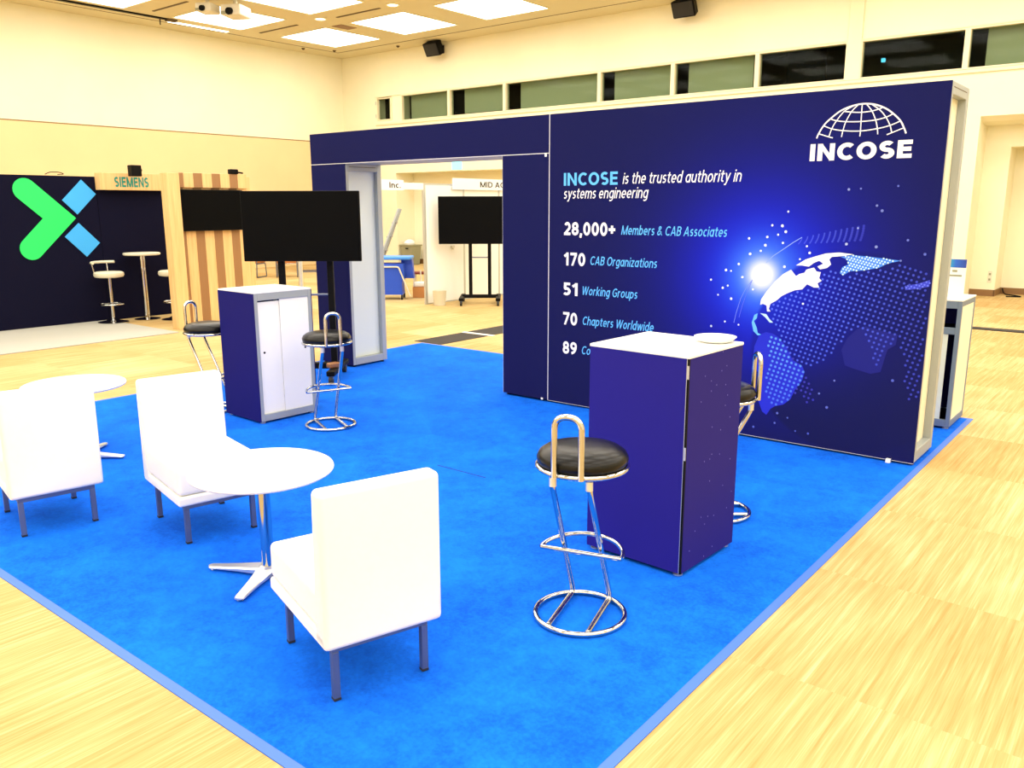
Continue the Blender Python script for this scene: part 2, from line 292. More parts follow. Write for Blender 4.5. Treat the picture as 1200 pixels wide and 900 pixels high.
# ------------------------------------------------------------------ own lettering: stroked glyphs (cap height 1)
def _arc(cx, cy, rx, ry, a0, a1, n=None):
    n = n or max(4, int(abs(a1-a0)/11)); return [(cx+rx*math.cos(math.radians(a0+(a1-a0)*i/n)), cy+ry*math.sin(math.radians(a0+(a1-a0)*i/n))) for i in range(n+1)]
def glyph(c, w):
    """(list of (points, closed), advance width, z range) ; w = stroke width"""
    h = w/2; X = .745; A = 1.06; DS = -.27; o = 'O'
    def S(*p): return (list(p), False)
    def ell(W, z0, z1, x0=0): return (_arc(x0+W/2, (z0+z1)/2, W/2-h, (z1-z0)/2-h, 0, 360)[:-1], True)
    def arch(x0, W, z, rise): # arch from left stem x0 to right stem, height z
        r = W/2-h; return _arc(x0+W/2, z-h-rise, r, rise, 180, 0)
    def ess(W, z):
        ry = (z-2*h)/4; return S(*(_arc(W/2, z-h-ry, W/2-h, ry, 38, 270)+_arc(W/2, h+ry, W/2-h, ry, 90, -142)[1:]))
    V = lambda x, a, b: S((x, a), (x, b)); Hh = lambda z, a, b: S((a, z), (b, z))
    k = w-.14                       # bolder letters are wider
    if c == ' ': return [], .30, (0, 1)
    if c == 'I': return [V(h, 0, 1)], w, (0, 1)
    if c == 'N': W = .70+k; return [V(h, 0, 1), V(W-h, 0, 1), S((h*.9, 1.02), (W-h*.9, -.02))], W, (0, 1)
    if c == 'M': W = .88+k; return [V(h, 0, 1), V(W-h, 0, 1), S((h, 1.05), (W/2, .0-.02)), S((W-h, 1.05), (W/2, 0-.02))], W, (0, 1)
    if c == 'A': W = .72+k; return [S((h*.75, -.05), (W/2, 1.03)), S((W-h*.75, -.05), (W/2, 1.03)), Hh(.30, W*.24, W*.76)], W, (0, 1)
    if c == 'B': W = .60+k; return [V(h, 0, 1), S((h, 1-h), *_arc(W-.30, .77-h/2, .27-h, .23-h/2, 90, -90), (h, .54)), S((h, .54), *_arc(W-.32, (.54+h)/2, .32-h, (.54-h)/2, 90, -90), (h, h))], W, (0, 1)
    if c == 'D': W = .70+k; return [V(h, 0, 1), S((h, 1-h), *_arc(W-.42, .5, .42-h, .5-h, 90, -90), (h, h))], W, (0, 1)
    if c == 'C': W = .66+k; return [S(*_arc(W/2+.06, .5, W/2+.06-h, .5-h, 48, 312))], W, (0, 1)
    if c == 'G': W = .70+k; return [S(*_arc(W/2+.04, .5, W/2+.04-h, .5-h, 48, 318), (W-h, .48), (W*.52, .48))], W, (0, 1)
    if c == 'O': W = .78+k; return [ell(W, 0, 1)], W, (0, 1)
    if c == 'S': W = .56+k; return [ess(W, 1)], W, (0, 1)
    if c == 'E': W = .52+k; return [V(h, 0, 1), Hh(1-h, 0, W), Hh(.51, 0, W*.94), Hh(h, 0, W)], W, (0, 1)
    if c == 'W': W = 1.0+k; return [S((h*.8, 1.04), (W*.27, -.04)), S((W*.27, -.04), (W*.5, 1.04)), S((W*.5, 1.04), (W*.73, -.04)), S((W*.73, -.04), (W-h*.8, 1.04))], W, (0, 1)
    if c == 'o': W = .58+k; return [ell(W, 0, X)], W, (0, X)
    if c == 'n': W = .54+k; return [V(h, 0, X), S((h, X*.5), *arch(0, W, X, .24), (W-h, 0))], W, (0, X)
    if c == 'h': W = .54+k; return [V(h, 0, A), S((h, X*.5), *arch(0, W, X, .24), (W-h, 0))], W, (0, A)
    if c == 'm': W = .50+k; return [V(h, 0, X), S((h, X*.5), *arch(0, W, X, .22), (W-h, 0)), S((W-h, X*.5), *arch(W-w, W, X, .22), (2*W-w-h, 0))], 2*W-w, (0, X)
    if c == 'u': W = .54+k; return [V(W-h, 0, X), S((h, X), *_arc(W/2, h+.24, W/2-h, .24, 180, 360), (W-h, X*.5))], W, (0, X)
    if c == 'r': W = .36+k; return [V(h, 0, X), S((h, X*.5), *_arc(W*.95, X-h-.24, W*.95-h, .24, 180, 92))], W, (0, X)
    if c == 'a': W = .56+k; return [ell(W, 0, X), V(W-h, 0, X)], W, (0, X)
    if c == 'd': W = .56+k; return [ell(W, 0, X), V(W-h, 0, A)], W, (0, A)
    if c == 'b': W = .56+k; return [ell(W, 0, X), V(h, 0, A)], W, (0, A)
    if c == 'p': W = .56+k; return [ell(W, 0, X), V(h, DS, X)], W, (DS, X)
    if c == 'g': W = .56+k; return [ell(W, 0, X), S((W-h, X), (W-h, -.02), *_arc(W/2, -.02, W/2-h, -DS-h-.02, 0, -130))], W, (DS, X)
    if c == 'e': W = .56+k; return [S((h*1.2, X*.48), (W-h, X*.48), *_arc(W/2, X/2, W/2-h, X/2-h, 0, 312))], W, (0, X)
    if c == 'c': W = .48+k; return [S(*_arc(W/2+.04, X/2, W/2+.04-h, X/2-h, 55, 305))], W, (0, X)
    if c == 's': W = .44+k; return [ess(W, X)], W, (0, X)
    if c == 't': W = .38+k; return [S((.10+h, .95), (.10+h, .26), *_arc(.10+h+.17, .22, .17, .22-h, 180, 282)), Hh(X-h*.9, 0, W)], W, (0, .95)
    if c == 'i': return [V(h, 0, X), S((h, X+.13), (h, X+.13+w*1.05))], w, (0, 1.15)
    if c == 'l': return [V(h, 0, A)], w, (0, A)
    if c == 'k': W = .52+k; return [V(h, 0, A), S((h, .26), (W-h*.9, X+.03)), S((W*.40, .42), (W-h*.8, -.03))], W, (0, A)
    if c == 'w': W = .80+k; return [S((h*.8, X+.03), (W*.27, -.03)), S((W*.27, -.03), (W*.5, X+.03)), S((W*.5, X+.03), (W*.73, -.03)), S((W*.73, -.03), (W-h*.8, X+.03))], W, (0, X)
    if c == 'y': W = .54+k; return [S((h*.8, X+.03), (W*.52, .06)), S((W-h*.8, X+.03), (W*.50, .02), (W*.34, DS+h), (W*.06, DS+h))], W, (DS, X)
    if c == 'z': W = .46+k; return [Hh(X-h, 0, W), Hh(h, 0, W), S((W-h, X-h), (h, h))], W, (0, X)
    if c == '0': W = .60+k; return [ell(W, 0, 1)], W, (0, 1)
    if c == '1': W = .36+k; return [V(W-h, 0, 1), S((.0+h*.3, .70), (W-h*.6, 1-h*.3))], W+.06, (0, 1)
    if c == '2': W = .56+k; ry = .27; return [S(*_arc(W/2, 1-h-ry, W/2-h, ry, 150, -22), (h, h*1.0)), Hh(h, 0, W)], W, (0, 1)
    if c == '5': W = .56+k; return [Hh(1-h, .09, W*.93), S((.09+h, 1-h), (.07+h, .52)), S((.07+h, .56), *_arc(W/2-.02, .32, W/2+.02-h, .32-h, 112, -140))], W, (0, 1)
    if c == '7': W = .56+k; return [Hh(1-h, 0, W), S((W-h*.7, 1-h), (W*.30, -.03))], W, (0, 1)
    if c == '8': W = .60+k; return [ell(W-.06, .50-h, 1, .03), ell(W, 0, .50+h)], W, (0, 1)
    if c == '9': W = .60+k; return [ell(W, .36, 1), S(*_arc(W*.12, .62, W*.88-h, .62-h, 8, -84))], W, (0, 1)
    if c == ',': return [S((h*1.2, .16), (h*.5, -.17))], w, (-.2, 1)
    if c == '.': return [S((h, 0), (h, w))], w, (0, 1)
    if c == '+': W = .52+k; return [Hh(.48, 0, W), V(W/2, .48-W/2, .48+W/2)], W, (0, 1)
    if c == '&': W = .74+k; return [S((W, -.02), (W*.26, .64), *_arc(W*.40, .80, W*.19, .20-h, 200, -30), (W*.22, .46), *_arc(W*.34, .26, W*.34-h, .26-h, 120, 300), (W*.80, .42))], W, (0, 1)
    raise KeyError(c)
def text_mesh(body, width, cap, weight=.14, shear=0.0):
    """flat lettering in the local x-z plane facing -y, baseline z=0, left end x=0"""
    vs, fs, x, sk = [], [], 0.0, 0
    for c in body:
        st, W, (zl, zh) = glyph(c, weight)
        for P, closed in st:
            sk += 1; n = len(P); L_, R_ = [], []
            for i in range(n):
                a = P[i-1] if (closed or i) else P[i]; b_ = P[(i+1) % n] if (closed or i < n-1) else P[i]; p = P[i]
                d0 = Vector((p[0]-a[0], p[1]-a[1])); d1 = Vector((b_[0]-p[0], b_[1]-p[1]))
                d0 = d0.normalized() if d0.length > 1e-9 else d1.normalized(); d1 = d1.normalized() if d1.length > 1e-9 else d0
                m = d0+d1; m = m.normalized() if m.length > 1e-6 else d0; nn = Vector((-m.y, m.x)); k = weight/2/max(.55, nn.dot(Vector((-d0.y, d0.x))))
                for lst, s in ((L_, 1), (R_, -1)): lst.append((x+p[0]+nn.x*k*s, min(zh, max(zl, p[1]+nn.y*k*s))))
            o = len(vs)
            for a, b_ in zip(L_, R_): vs += [(a[0], a[1], sk), (b_[0], b_[1], sk)]
            for i in range(n if closed else n-1):
                j = (i+1) % n; fs.append((o+2*i, o+2*i+1, o+2*j+1, o+2*j))
        x += W+(.115 if c != ' ' else 0)
    me = bpy.data.meshes.new('lettering'); X = [v[0]+shear*v[1] for v in vs]; x0, x1 = min(X), max(X); k = width/(x1-x0)
    me.from_pydata([((a-x0)*k, -.00012*(b[2] % 5), b[1]*cap) for a, b in zip(X, vs)], [], fs)
    bm = bmesh.new(); bm.from_mesh(me)
    for f in bm.faces:
        f.normal_update()
        if f.normal.y > 0: f.normal_flip()
    bm.to_mesh(me); bm.free(); return me

def lettering(body, x, y, z, width, cap, m, parent, bold=0.14, shear=0.0, rot=0.0, name='lettering'):
    me = text_mesh(body, width, cap, bold, shear); me.materials.append(M[m]); me.name = name
    o = bpy.data.objects.new(name, me); C.objects.link(o); o.parent = parent; o.location = (x, y, z); o.rotation_euler = (0, 0, rot); return o

# ------------------------------------------------------------------ camera
PITCH, YAW, ROLL = -0.210787, -0.67601, -0.001843
fwd = Vector((math.sin(YAW)*math.cos(PITCH), math.cos(YAW)*math.cos(PITCH), math.sin(PITCH)))
rt = Vector((math.cos(YAW), -math.sin(YAW), 0)); up = rt.cross(fwd)
rt, up = rt*math.cos(ROLL)+up*math.sin(ROLL), up*math.cos(ROLL)-rt*math.sin(ROLL)
cd = bpy.data.cameras.new('camera'); cam = bpy.data.objects.new('camera', cd); C.objects.link(cam)
cd.sensor_width = 36.0; cd.lens = 975.54/1200*36.0; cd.clip_end = 200
mw = Matrix((rt, up, -fwd)).transposed().to_4x4(); mw.translation = Vector((1.2147, -5.6986, 1.6735)); cam.matrix_world = mw
bpy.context.scene.camera = cam

# ------------------------------------------------------------------ hall
XL, XR, YF, Y1, Y2, ZC = -18.9, 9.0, -13.0, 11.4, 12.1, 5.9
struct(MB().box(XL-.2, XR+.2, YF-.2, 13.2, -0.1, 0.0).build('floor', 'floor'))
struct(MB().box(XL-.2, XR+.2, YF-.2, 13.2, ZC, ZC+.15).build('ceiling', 'ceiling'))
wl = struct(MB().box(XL-.2, XL, YF, Y1, 3.52, ZC).build('wall_left', 'wall'))
MB().box(XL-.2, XL+.03, YF, Y1, 0, 3.49).build('lower_panelling', 'wall_low', wl)
MB().box(XL-.2, XL+.005, YF, Y1, 3.49, 3.52).build('shadow_groove', 'groove', wl)
struct(MB().box(XR, XR+.2, YF, 13.0, 0, ZC).build('wall_right', 'wall'))
struct(MB().box(XL, XR, YF-.2, YF, 0, ZC).build('wall_front', 'wall'))
# window wall: solid pieces around the clerestory band and two recesses
WZ0, WZ1 = 4.01, 4.70
b = MB()
b.box(XL, XR, Y1, Y1+.3, WZ1, ZC)
b.box(XL, -17.42, Y1, Y1+.3, 0, WZ1); b.box(-17.42, -16.75, Y1, Y1+.3, 0, 4.07)
b.box(-16.75, -9.0, Y1, Y1+.3, 2.6, WZ0); b.box(-9.0, -1.92, Y1, Y1+.3, 0, WZ0)
b.box(-1.92, XR, Y1, Y1+.3, 3.2, WZ0)
b.box(-16.85, -16.42, Y1, Y1+.3, 4.07, WZ1); b.box(-16.75, -16.42, Y1, Y1+.3, WZ0, 4.07)
wb = struct(b.build('wall_back', 'wall'))
b = MB(); b.box(-17.0, -8.8, Y2, Y2+.2, 0, 2.8); b.box(-17.0, -16.75, Y1+.3, Y2, 0, 2.8); b.box(-9.0, -8.8, Y1+.3, Y2, 0, 2.8)
b.box(-16.75, -9.0, Y1+.3, Y2, 2.6, 2.8); b.build('recess_wall', 'wall', wb)
b = MB(); b.box(-2.1, -1.92, Y1+.3, Y2, 0, 3.4); b.box(-2.1, -1.50, Y2, Y2+.25, 0, 3.4); b.box(-1.50, XR, Y2, Y2+.25, 2.7, 3.4)
b.prism([(Y1+.01, 3.199), (Y1+.18, 3.12), (Y1+.45, 3.08), (Y2, 3.08), (Y2, 3.36), (Y1+.3, 3.36), (Y1+.3, 3.199)], lambda y, z: (-1.92, y, z), lambda y, z: (XR, y, z))
b.box(-1.7, XR, 12.75, 12.85, 0, 2.9); b.box(-1.7, -1.50, Y2+.25, 12.75, 0, 2.9); b.box(-1.5, XR, Y2+.25, 12.75, 2.701, 2.9)
b.build('recess_wall', 'wall', wb)
b = MB(); b.box(-1.92, -1.50, Y2-.015, Y2, 0, .12); b.box(-1.50, XR, 12.735, 12.75, 0, .12); b.box(-1.51, -1.488, Y2-.015, 12.75, 0, .12)
struct(b.build('baseboard_right', 'brown'))
b = MB(); b.box(-16.75, -9.0, Y2-.015, Y2, 0, .14)
struct(b.build('baseboard_back', 'brown'))
# sill and head trims along the clerestory, pilaster
b = MB(); b.box(-17.5, XR, Y1-.035, Y1, WZ0-.07, WZ0-.01, .006); b.box(-17.5, XR, Y1-.02, Y1, WZ1+.005, WZ1+.035, .004)
struct(b.build('trim_1', 'frame_cream'))
struct(MB().box(-4.31, -4.05, Y1-.04, Y1+.1, WZ0-.01, ZC, .008).build('trim_2', 'frame_cream'))
# windows (x0, x1, blind from, blind to)
WIN = [(-17.42, -16.85, -17.15, -16.9), (-16.42, -14.65, -16.25, -14.68), (-14.60, -12.74, -14.25, -12.8), (-12.69, -9.91, -12.36, -9.98), (-9.86, -8.02, -9.60, -8.1),
       (-7.97, -6.11, -7.72, -6.25), (-6.06, -4.31, None, None), (-4.05, -2.28, None, None), (-2.23, 0.2, -1.98, .15), (.25, 2.2, .5, 2.1), (2.25, 4.2, 2.5, 4.1), (4.25, 8.9, 4.5, 8.8)]
for i, (x0, x1, b0, b1) in enumerate(WIN):
    z0, z1 = (4.07, 4.68) if i == 0 else (WZ0, WZ1)
    b = MB(); f = .045
    b.box(x0-.025, x0+.02, Y1-.03, Y1+.12, z0, z1); b.box(x1-.02, x1+.025, Y1-.03, Y1+.12, z0, z1)
    b.box(x0, x1, Y1-.02, Y1+.12, z0, z0+.025); b.box(x0, x1, Y1-.02, Y1+.12, z1-.025, z1)
    w = struct(b.build('window_%d' % (i+1), 'frame_cream'))
    MB().box(x0+.015, x1-.015, Y1+.05, Y1+.06, z0+.02, z1-.02).build('window_pane', 'glass', w)
    if b0 is not None: MB().box(b0, b1, Y1+.20, Y1+.22, z0+(.07 if i == 2 else .0), z1).build('roller_blind', 'blind', w)
    if i == 0:
        MB().box(x0-.05, x0-.03, Y1-.035, Y1-.015, z0+.08, z0+.18).box(x0-.05, x0-.03, Y1-.035, Y1-.015, z1-.18, z1-.08).build('hinge', 'alu_dull', w)
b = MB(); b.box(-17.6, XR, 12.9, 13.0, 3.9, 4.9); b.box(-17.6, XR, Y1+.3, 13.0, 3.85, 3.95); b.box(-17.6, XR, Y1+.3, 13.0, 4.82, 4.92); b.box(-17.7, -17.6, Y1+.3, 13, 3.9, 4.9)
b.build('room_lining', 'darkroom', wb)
b = MB(); b.box(-5.7, -4.9, 12.0, 12.05, 3.95, 4.8); b.build('room_lining', 'black', wb)
for x, z, l in ((-3.85, 4.42, 'small blue indicator light behind the dark glass right of the pilaster'), (-2.42, 4.38, 'small blue indicator light behind dark glass, nearest the right mullion')):
    tag(MB().box(x-.035, x+.035, 12.1, 12.16, z-.035, z+.035, .008).build('indicator_light', 'led'), l, 'light')

# ceiling lamps: frame + diffuser; the ones that show are modelled, the rest of the grid beyond the frame are area lamps
def lamp(x, y, label):
    t = thing('ceiling_light', label, 'ceiling light', (x, y, ZC), 0, 'square luminous ceiling panels')
    h = .875; b = MB(); b.box(-h-.03, h+.03, -h-.03, -h, -.02, 0); b.box(-h-.03, h+.03, h, h+.03, -.02, 0); b.box(-h-.03, -h, -h, h, -.02, 0); b.box(h, h+.03, -h, h, -.02, 0)
    b.build('frame', 'frame_cream', t); MB().box(-h, h, -h, h, -.012, -.002).build('diffuser', 'lamp', t); return t
GX = [-16.6, -13.92, -11.22, -8.5, -5.8, -3.1, -0.4, 2.3, 5.0, 7.6]; GY = [9.12, 6.19, 3.26, .33, -2.6, -5.53, -8.46, -11.3]
SHOWN = {(-16.6, 6.19): 'square ceiling light with a white projector hanging before it', (-16.6, 9.12): 'square ceiling light nearest the corner of the hall, beside the left wall',
         (-13.92, 9.12): 'square ceiling light straight above the small leftmost clerestory windows, right of the vent', (-11.22, 9.12): 'square ceiling light at top edge of photo, right of the wall speaker',
         (-13.92, 6.19): 'square ceiling light at top edge of photo, right of the hanging projector', (-16.6, 3.26): 'square ceiling light cut by the top left edge of the photo'}
for x in GX:
    for y in GY:
        if (x, y) in SHOWN: lamp(x, y, SHOWN[(x, y)])
        else:
            l = bpy.data.lights.new('ceiling_lamp', 'AREA'); l.shape = 'SQUARE'; l.size = 1.75; l.color = (1.0, 0.965, 0.89); l.energy = LAMP*PI*1.75*1.75
            o = bpy.data.objects.new('ceiling_lamp', l); C.objects.link(o); o.location = (x, y, ZC-.012)
# ceiling fittings
def cbox(name, x0, x1, y0, y1, m, label, cat, h=.012):
    return tag(MB().box(x0, x1, y0, y1, ZC-h, ZC, .003).build(name, m), label, cat)
b = MB(); b.box(XL+.72, XL+.74, YF, Y1-.72, ZC-.006, ZC); b.box(XL+.72, XR, Y1-.74, Y1-.72, ZC-.006, ZC); struct(b.build('trim_3', 'slot'))
cbox('ceiling_slot_vent', -17.5, -16.0, 7.6, 7.66, 'slot', 'long thin dark air slot in ceiling, beside the corner light panel', 'vent')
cbox('ceiling_slot_vent', -14.65, -13.2, 7.67, 7.73, 'slot', 'long thin dark air slot in ceiling, between two light panels in the middle', 'vent')
cbox('ceiling_slot_vent', -17.3, -15.9, 4.70, 4.76, 'slot', 'long thin dark air slot in ceiling, top left of the photo', 'vent')
cbox('ceiling_grille', -15.5, -15.17, 8.25, 8.75, 'grille', 'brown square perforated vent grille in ceiling between two light panels', 'vent')
cbox('ceiling_strip_light', -18.08, -17.96, 5.5, 7.05, 'strip', 'narrow white strip light in ceiling along the left wall', 'ceiling light')
t = thing('ceiling_track', 'long black track rail in ceiling along the left wall', 'track', (-17.78, 3.2, ZC))
MB().box(-.05, .05, -2.4, 2.1, -.03, 0, .005).build('rail', 'black', t); MB().box(-.07, .07, 2.1, 2.35, -.05, 0, .01).build('end_box', 'slot', t); MB().cyl((0, 1.95, -.16), (0, 1.95, -.03), .012).build('hook', 'black', t)
for x, y, l in ((-15.05, 7.55, 'small round white downlight in ceiling above the corner light panel'), (-12.75, 7.65, 'small round white downlight at the top edge, left of the wide light panel')):
    t = thing('downlight', l, 'ceiling light', (x, y, ZC)); MB().lathe([(.15, 0), (.15, -.015), (.12, -.02), (.12, -.005), (0, -.005)], 24).build('bezel', 'frame_cream', t); MB().lathe([(.115, -.004), (.10, -.018), (0, -.022)], 24).build('lens', 'spot', t)
for x, y, l in ((-18.35, 9.6, 'tiny dark detector nub in ceiling near the corner of the hall'), (-17.95, 10.35, 'tiny dark sprinkler nub in ceiling right at the corner'), (-16.1, 11.0, 'tiny dark sprinkler nub in ceiling, left of the wall speaker')):
    tag(MB().lathe([(.05, 0), (.045, -.02), (.02, -.045), (0, -.045)], 16, (0, 0, 0)).build('ceiling_sprinkler', 'slot'), l, 'sprinkler').location = (x, y, ZC)
# hanging projectors over the first light panel
def projector(x, y, s, label):
    t = thing('hanging_projector', label, 'projector', (x, y, ZC), .5)
    MB().cyl((0, 0, -.14*s), (0, 0, 0), .04).build('mount_pole', 'binwhite', t)
    MB().box(-.22*s, .22*s, -.26*s, .26*s, -.36*s, -.14*s, .03).build('housing', 'binwhite', t)
    MB().tube([(0, -.25*s, -.28*s), (0, -.33*s, -.30*s)], .07*s, n=16).build('lens', 'black', t)
    MB().box(-.2*s, -.05, -.28*s, -.25*s, -.34*s, -.28*s).build('vent_panel', 'bin', t)
projector(-14.95, 5.25, 1.0, 'white projector hanging from the ceiling, lower of the two')
projector(-15.35, 4.85, .8, 'white projector hanging from the ceiling at the photo edge, upper left of the two')
# wall speakers
def speaker(x, label):
    t = thing('wall_speaker', label, 'speaker', (x, Y1, 5.72), 0, 'black speakers on the window wall')
    MB().box(-.08, .08, -.02, 0, -.1, .1).cyl((0, 0, 0), (0, -.16, .02), .03).build('bracket', 'black', t)
    b = bmesh.new(); bmesh.ops.create_cube(b, size=1.0)
    for v in b.verts: v.co = Vector((v.co.x*(.52 if v.co.y < 0 else .40), v.co.y*.26, v.co.z*.34))
    bmesh.ops.bevel(b, geom=b.edges[:], offset=.015, segments=2, affect='EDGES')
    mb = MB(); mb.join(b, Matrix.Translation((0, -.30, 0)) @ Matrix.Rotation(math.radians(28), 4, 'X')); mb.build('cabinet', 'black', t)
    b = bmesh.new(); bmesh.ops.create_cube(b, size=1.0)
    for v in b.verts: v.co = Vector((v.co.x*.46, v.co.y*.012-.133, v.co.z*.29))
    mb = MB(); mb.join(b, Matrix.Translation((0, -.30, 0)) @ Matrix.Rotation(math.radians(28), 4, 'X')); mb.build('speaker_grille', 'rubber', t)
speaker(-14.85, 'black speaker tilted down on the window wall, left one above the small windows')
speaker(-7.6, 'black speaker tilted down on the window wall, right one at the photo top edge')

# floor things
R = thing('carpet', 'bright blue exhibition carpet laid over the hall floor under the stand', 'carpet', (-3.02, -1.38, 0))
cx0, cx1, cy0, cy1 = -6.105+3.02, .058+3.02, -4.39+1.38, 1.63+1.38
MB().box(cx0, cx1, cy0, cy1, 0.0002, .0028).build('pile', 'carpet', R)
tb = MB(); e = .038
tb.box(cx0, cx1, cy0, cy0+e, .0028, .0038); tb.box(cx1-e, cx1, cy0+e, cy1, .0028, .0038); tb.box(cx0, cx0+.03, cy0+e, cy1, .0028, .0038); tb.box(cx0+.03, cx1-e, cy1-.03, cy1, .0028, .0038)
tb.build('edge_tape', 'tape', R)
MB().box(.56, .98, -.531, -.522, .0026, .0032).build('carpet_seam', 'navy_side', R)
FT = .004   # top of the carpet pile
def mat_(x0, x1, y0, y1, label, h=.006):
    tag(MB().box(x0, x1, y0, y1, 0.0002, h, .002).build('floor_mat', 'mat_dark'), label, 'mat')
mat_(-6.27, -5.81, 1.66, 2.55, 'dark brown floor strip behind the doorway, nearest the blue carpet')
mat_(-6.27, -5.81, 2.68, 4.4, 'dark brown floor strip behind the doorway, the farther one partly behind the pillar')
tag(MB().box(-6.30, -5.76, 2.58, 2.65, 0.0002, .006, .002).build('floor_tape', 'white'), 'white strip of tape between the two dark floor strips', 'tape')
mat_(-1.6, 5.0, 7.14, 7.36, 'long dark cable cover strip across floor at right, before the recess', .012)

# ------------------------------------------------------------------ the exhibition wall
OX = -3.02     # local x = world x - OX ; front plane y = 0
XW = thing('exhibition_wall', 'tall navy blue exhibition wall with doorway, white lettering and a printed globe', 'display wall', (OX, 0, FT))
H, D, XE, XS, XA, XP, XLW, BZ = 2.396, .494, 0.0, -2.958, -3.456, -5.515, -6.042, 2.091
def L(x): return x-OX
Z0 = .018
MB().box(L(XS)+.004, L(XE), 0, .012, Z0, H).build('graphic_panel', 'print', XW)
MB().box(L(XA), L(XS)-.004, 0, .012, Z0, BZ-.003).build('pillar_panel', 'navy', XW)
MB().box(L(XLW), L(XP), 0, .012, Z0, BZ-.003).build('pillar_panel', 'navy', XW)
MB().box(L(XLW), L(XS)-.004, 0, .012, BZ+.003, H).build('lintel_panel', 'navy', XW)
b = MB(); b.box(L(XS)-.0035, L(XS)+.0035, -.0012, .008, Z0, H); b.box(L(XLW), L(XS)-.0035, -.0012, .008, BZ-.003, BZ+.003); b.box(L(XS)+.0, L(XE), .0, .010, Z0-.003, Z0)
b.box(L(XA)-.002, L(XA), 0, .01, Z0, BZ)
b.build('edge_piping', 'piping', XW)
MB().box(L(XS)-.045, L(XS)-.025, -.008, 0, BZ-.028, BZ+.002, .003).box(L(XS)-.07, L(XS)-.05, -.008, 0, Z0-.006, Z0+.012, .003).build('panel_clip', 'white', XW)
MB().box(L(-.165), L(-.135), -.03, .0, 0, .028, .004).build('panel_clip', 'white', XW)
# aluminium end frame (right end, towards +x) with a recessed infill
def end_frame(x, sgn, z1, infill, name):
    f = .06; b = MB(); xo, xi = sorted((x, x-sgn*.05))
    b.box(xo, xi, .012, .012+.035, Z0, z1, .004); b.box(xo, xi, D-f, D, Z0, z1, .004)
    b.box(xo, xi, .047, D-f, z1-.075, z1, .004); b.box(xo, xi, .047, D-f, Z0, Z0+.075, .004)
    s = b.build(name, 'alu_dull', XW)
    b = MB(); xg = x+sgn*.0008; x0, x1 = sorted((x, xg)); b.box(x0, x1, .06, D-.075, z1-.034, z1-.029); b.build('frame_slot', 'slot', s)
    y0, y1 = (.047, D-f)
    x0, x1 = sorted((x-sgn*.05, x-sgn*.058)); MB().box(x0, x1, y0, y1, Z0+.05, z1-.05).build('infill_panel', infill, XW)
end_frame(L(XE), 1, H, 'cream_panel', 'end_frame')
end_frame(L(XP), 1, BZ, 'panel_white', 'door_frame')
end_frame(L(XA), -1, BZ, 'panel_white', 'door_frame')
end_frame(L(XLW), -1, H, 'panel_white', 'end_frame')
b = MB(); b.box(L(XP)-.004, L(XA)+.004, .012, D, BZ-.002, BZ+.03); b.build('lintel_soffit', 'alu_dull', XW)
b = MB(); b.box(L(XA)+.06, L(XE)-.06, D-.012, D-.001, Z0, H); b.box(L(XLW)+.06, L(XP)-.06, D-.012, D-.001, Z0, BZ); b.box(L(XLW)+.05, L(XA)+.05, D-.012, D-.001, BZ+.03, H)
b.box(L(XLW)+.05, L(XE)-.05, .012, D-.012, H-.03, H-.012)
b.build('back_panel', 'panel_white', XW)
b = MB()
for x in (XE-.03, XE-1.0, XE-2.0, XS, XA+.03, XP-.03, XLW+.03):
    for y in (.05, D-.05): MB().lathe([(.022, 0), (.022, .006), (.012, .008), (.012, Z0+.002)], 12, (L(x), y, 0)).build('levelling_foot', 'black', XW)
# printed lettering
PY = -.0015
def line(body, x0, x1, z, cap, m, bold, shear=0.0): lettering(body, L(x0), PY, z-FT, x1-x0, cap, m, XW, bold, shear)
line('INCOSE', -2.811, -2.301, 1.833, .100, 'ctext', .19)
line('is the trusted authority in', -2.256, -1.287, 1.838, .082, 'ptext', .118, .20)
line('systems engineering', -2.808, -2.024, 1.730, .082, 'ptext', .118, .20)
for i, (n, x1, t, x2, x3) in enumerate((('28,000+', -2.312, 'Members & CAB Associates', -2.257, -1.374), ('170', -2.590, 'CAB Organizations', -2.539, -1.931), ('51', -2.660, 'Working Groups', -2.609, -2.095),
                              ('70', -2.660, 'Chapters Worldwide', -2.604, -1.942), ('89', -2.660, 'Countries', -2.608, -2.29))):
    z = 1.438-.2468*i; line(n, -2.803, x1, z, .106, 'ptext', .205); line(t, x2, x3, z+.014, .070, 'ctext', .135, .20)
line('INCOSE', -.818, -.188, 1.960, .108, 'ptext', .235)
b = MB()
for ia, pl in enumerate(ART['arc']):
    P = [Vector((L(x), -.002-.0001*ia, z-FT)) for x, z in pl]; Q = []
    for i in range(len(P)-1):                      # smooth the polyline
        p0, p1, p2, p3 = P[max(i-1, 0)], P[i], P[i+1], P[min(i+2, len(P)-1)]
        for k in range(6):
            t = k/6; Q.append(.5*((2*p1)+(-p0+p2)*t+(2*p0-5*p1+4*p2-p3)*t*t+(-p0+3*p1-3*p2+p3)*t**3))
    Q.append(P[-1]); r = .0048 if len(pl) > 9 else .0032
    vs = []
    for i, q in enumerate(Q):
        d = (Q[min(i+1, len(Q)-1)]-Q[max(i-1, 0)]).normalized(); nrm = Vector((-d.z, 0, d.x))
        vs.append((b.bm.verts.new(q+nrm*r), b.bm.verts.new(q-nrm*r)))
    for a, c in zip(vs, vs[1:]): b.bm.faces.new((a[0], a[1], c[1], c[0]))
b.build('logo_globe', 'ptext', XW)
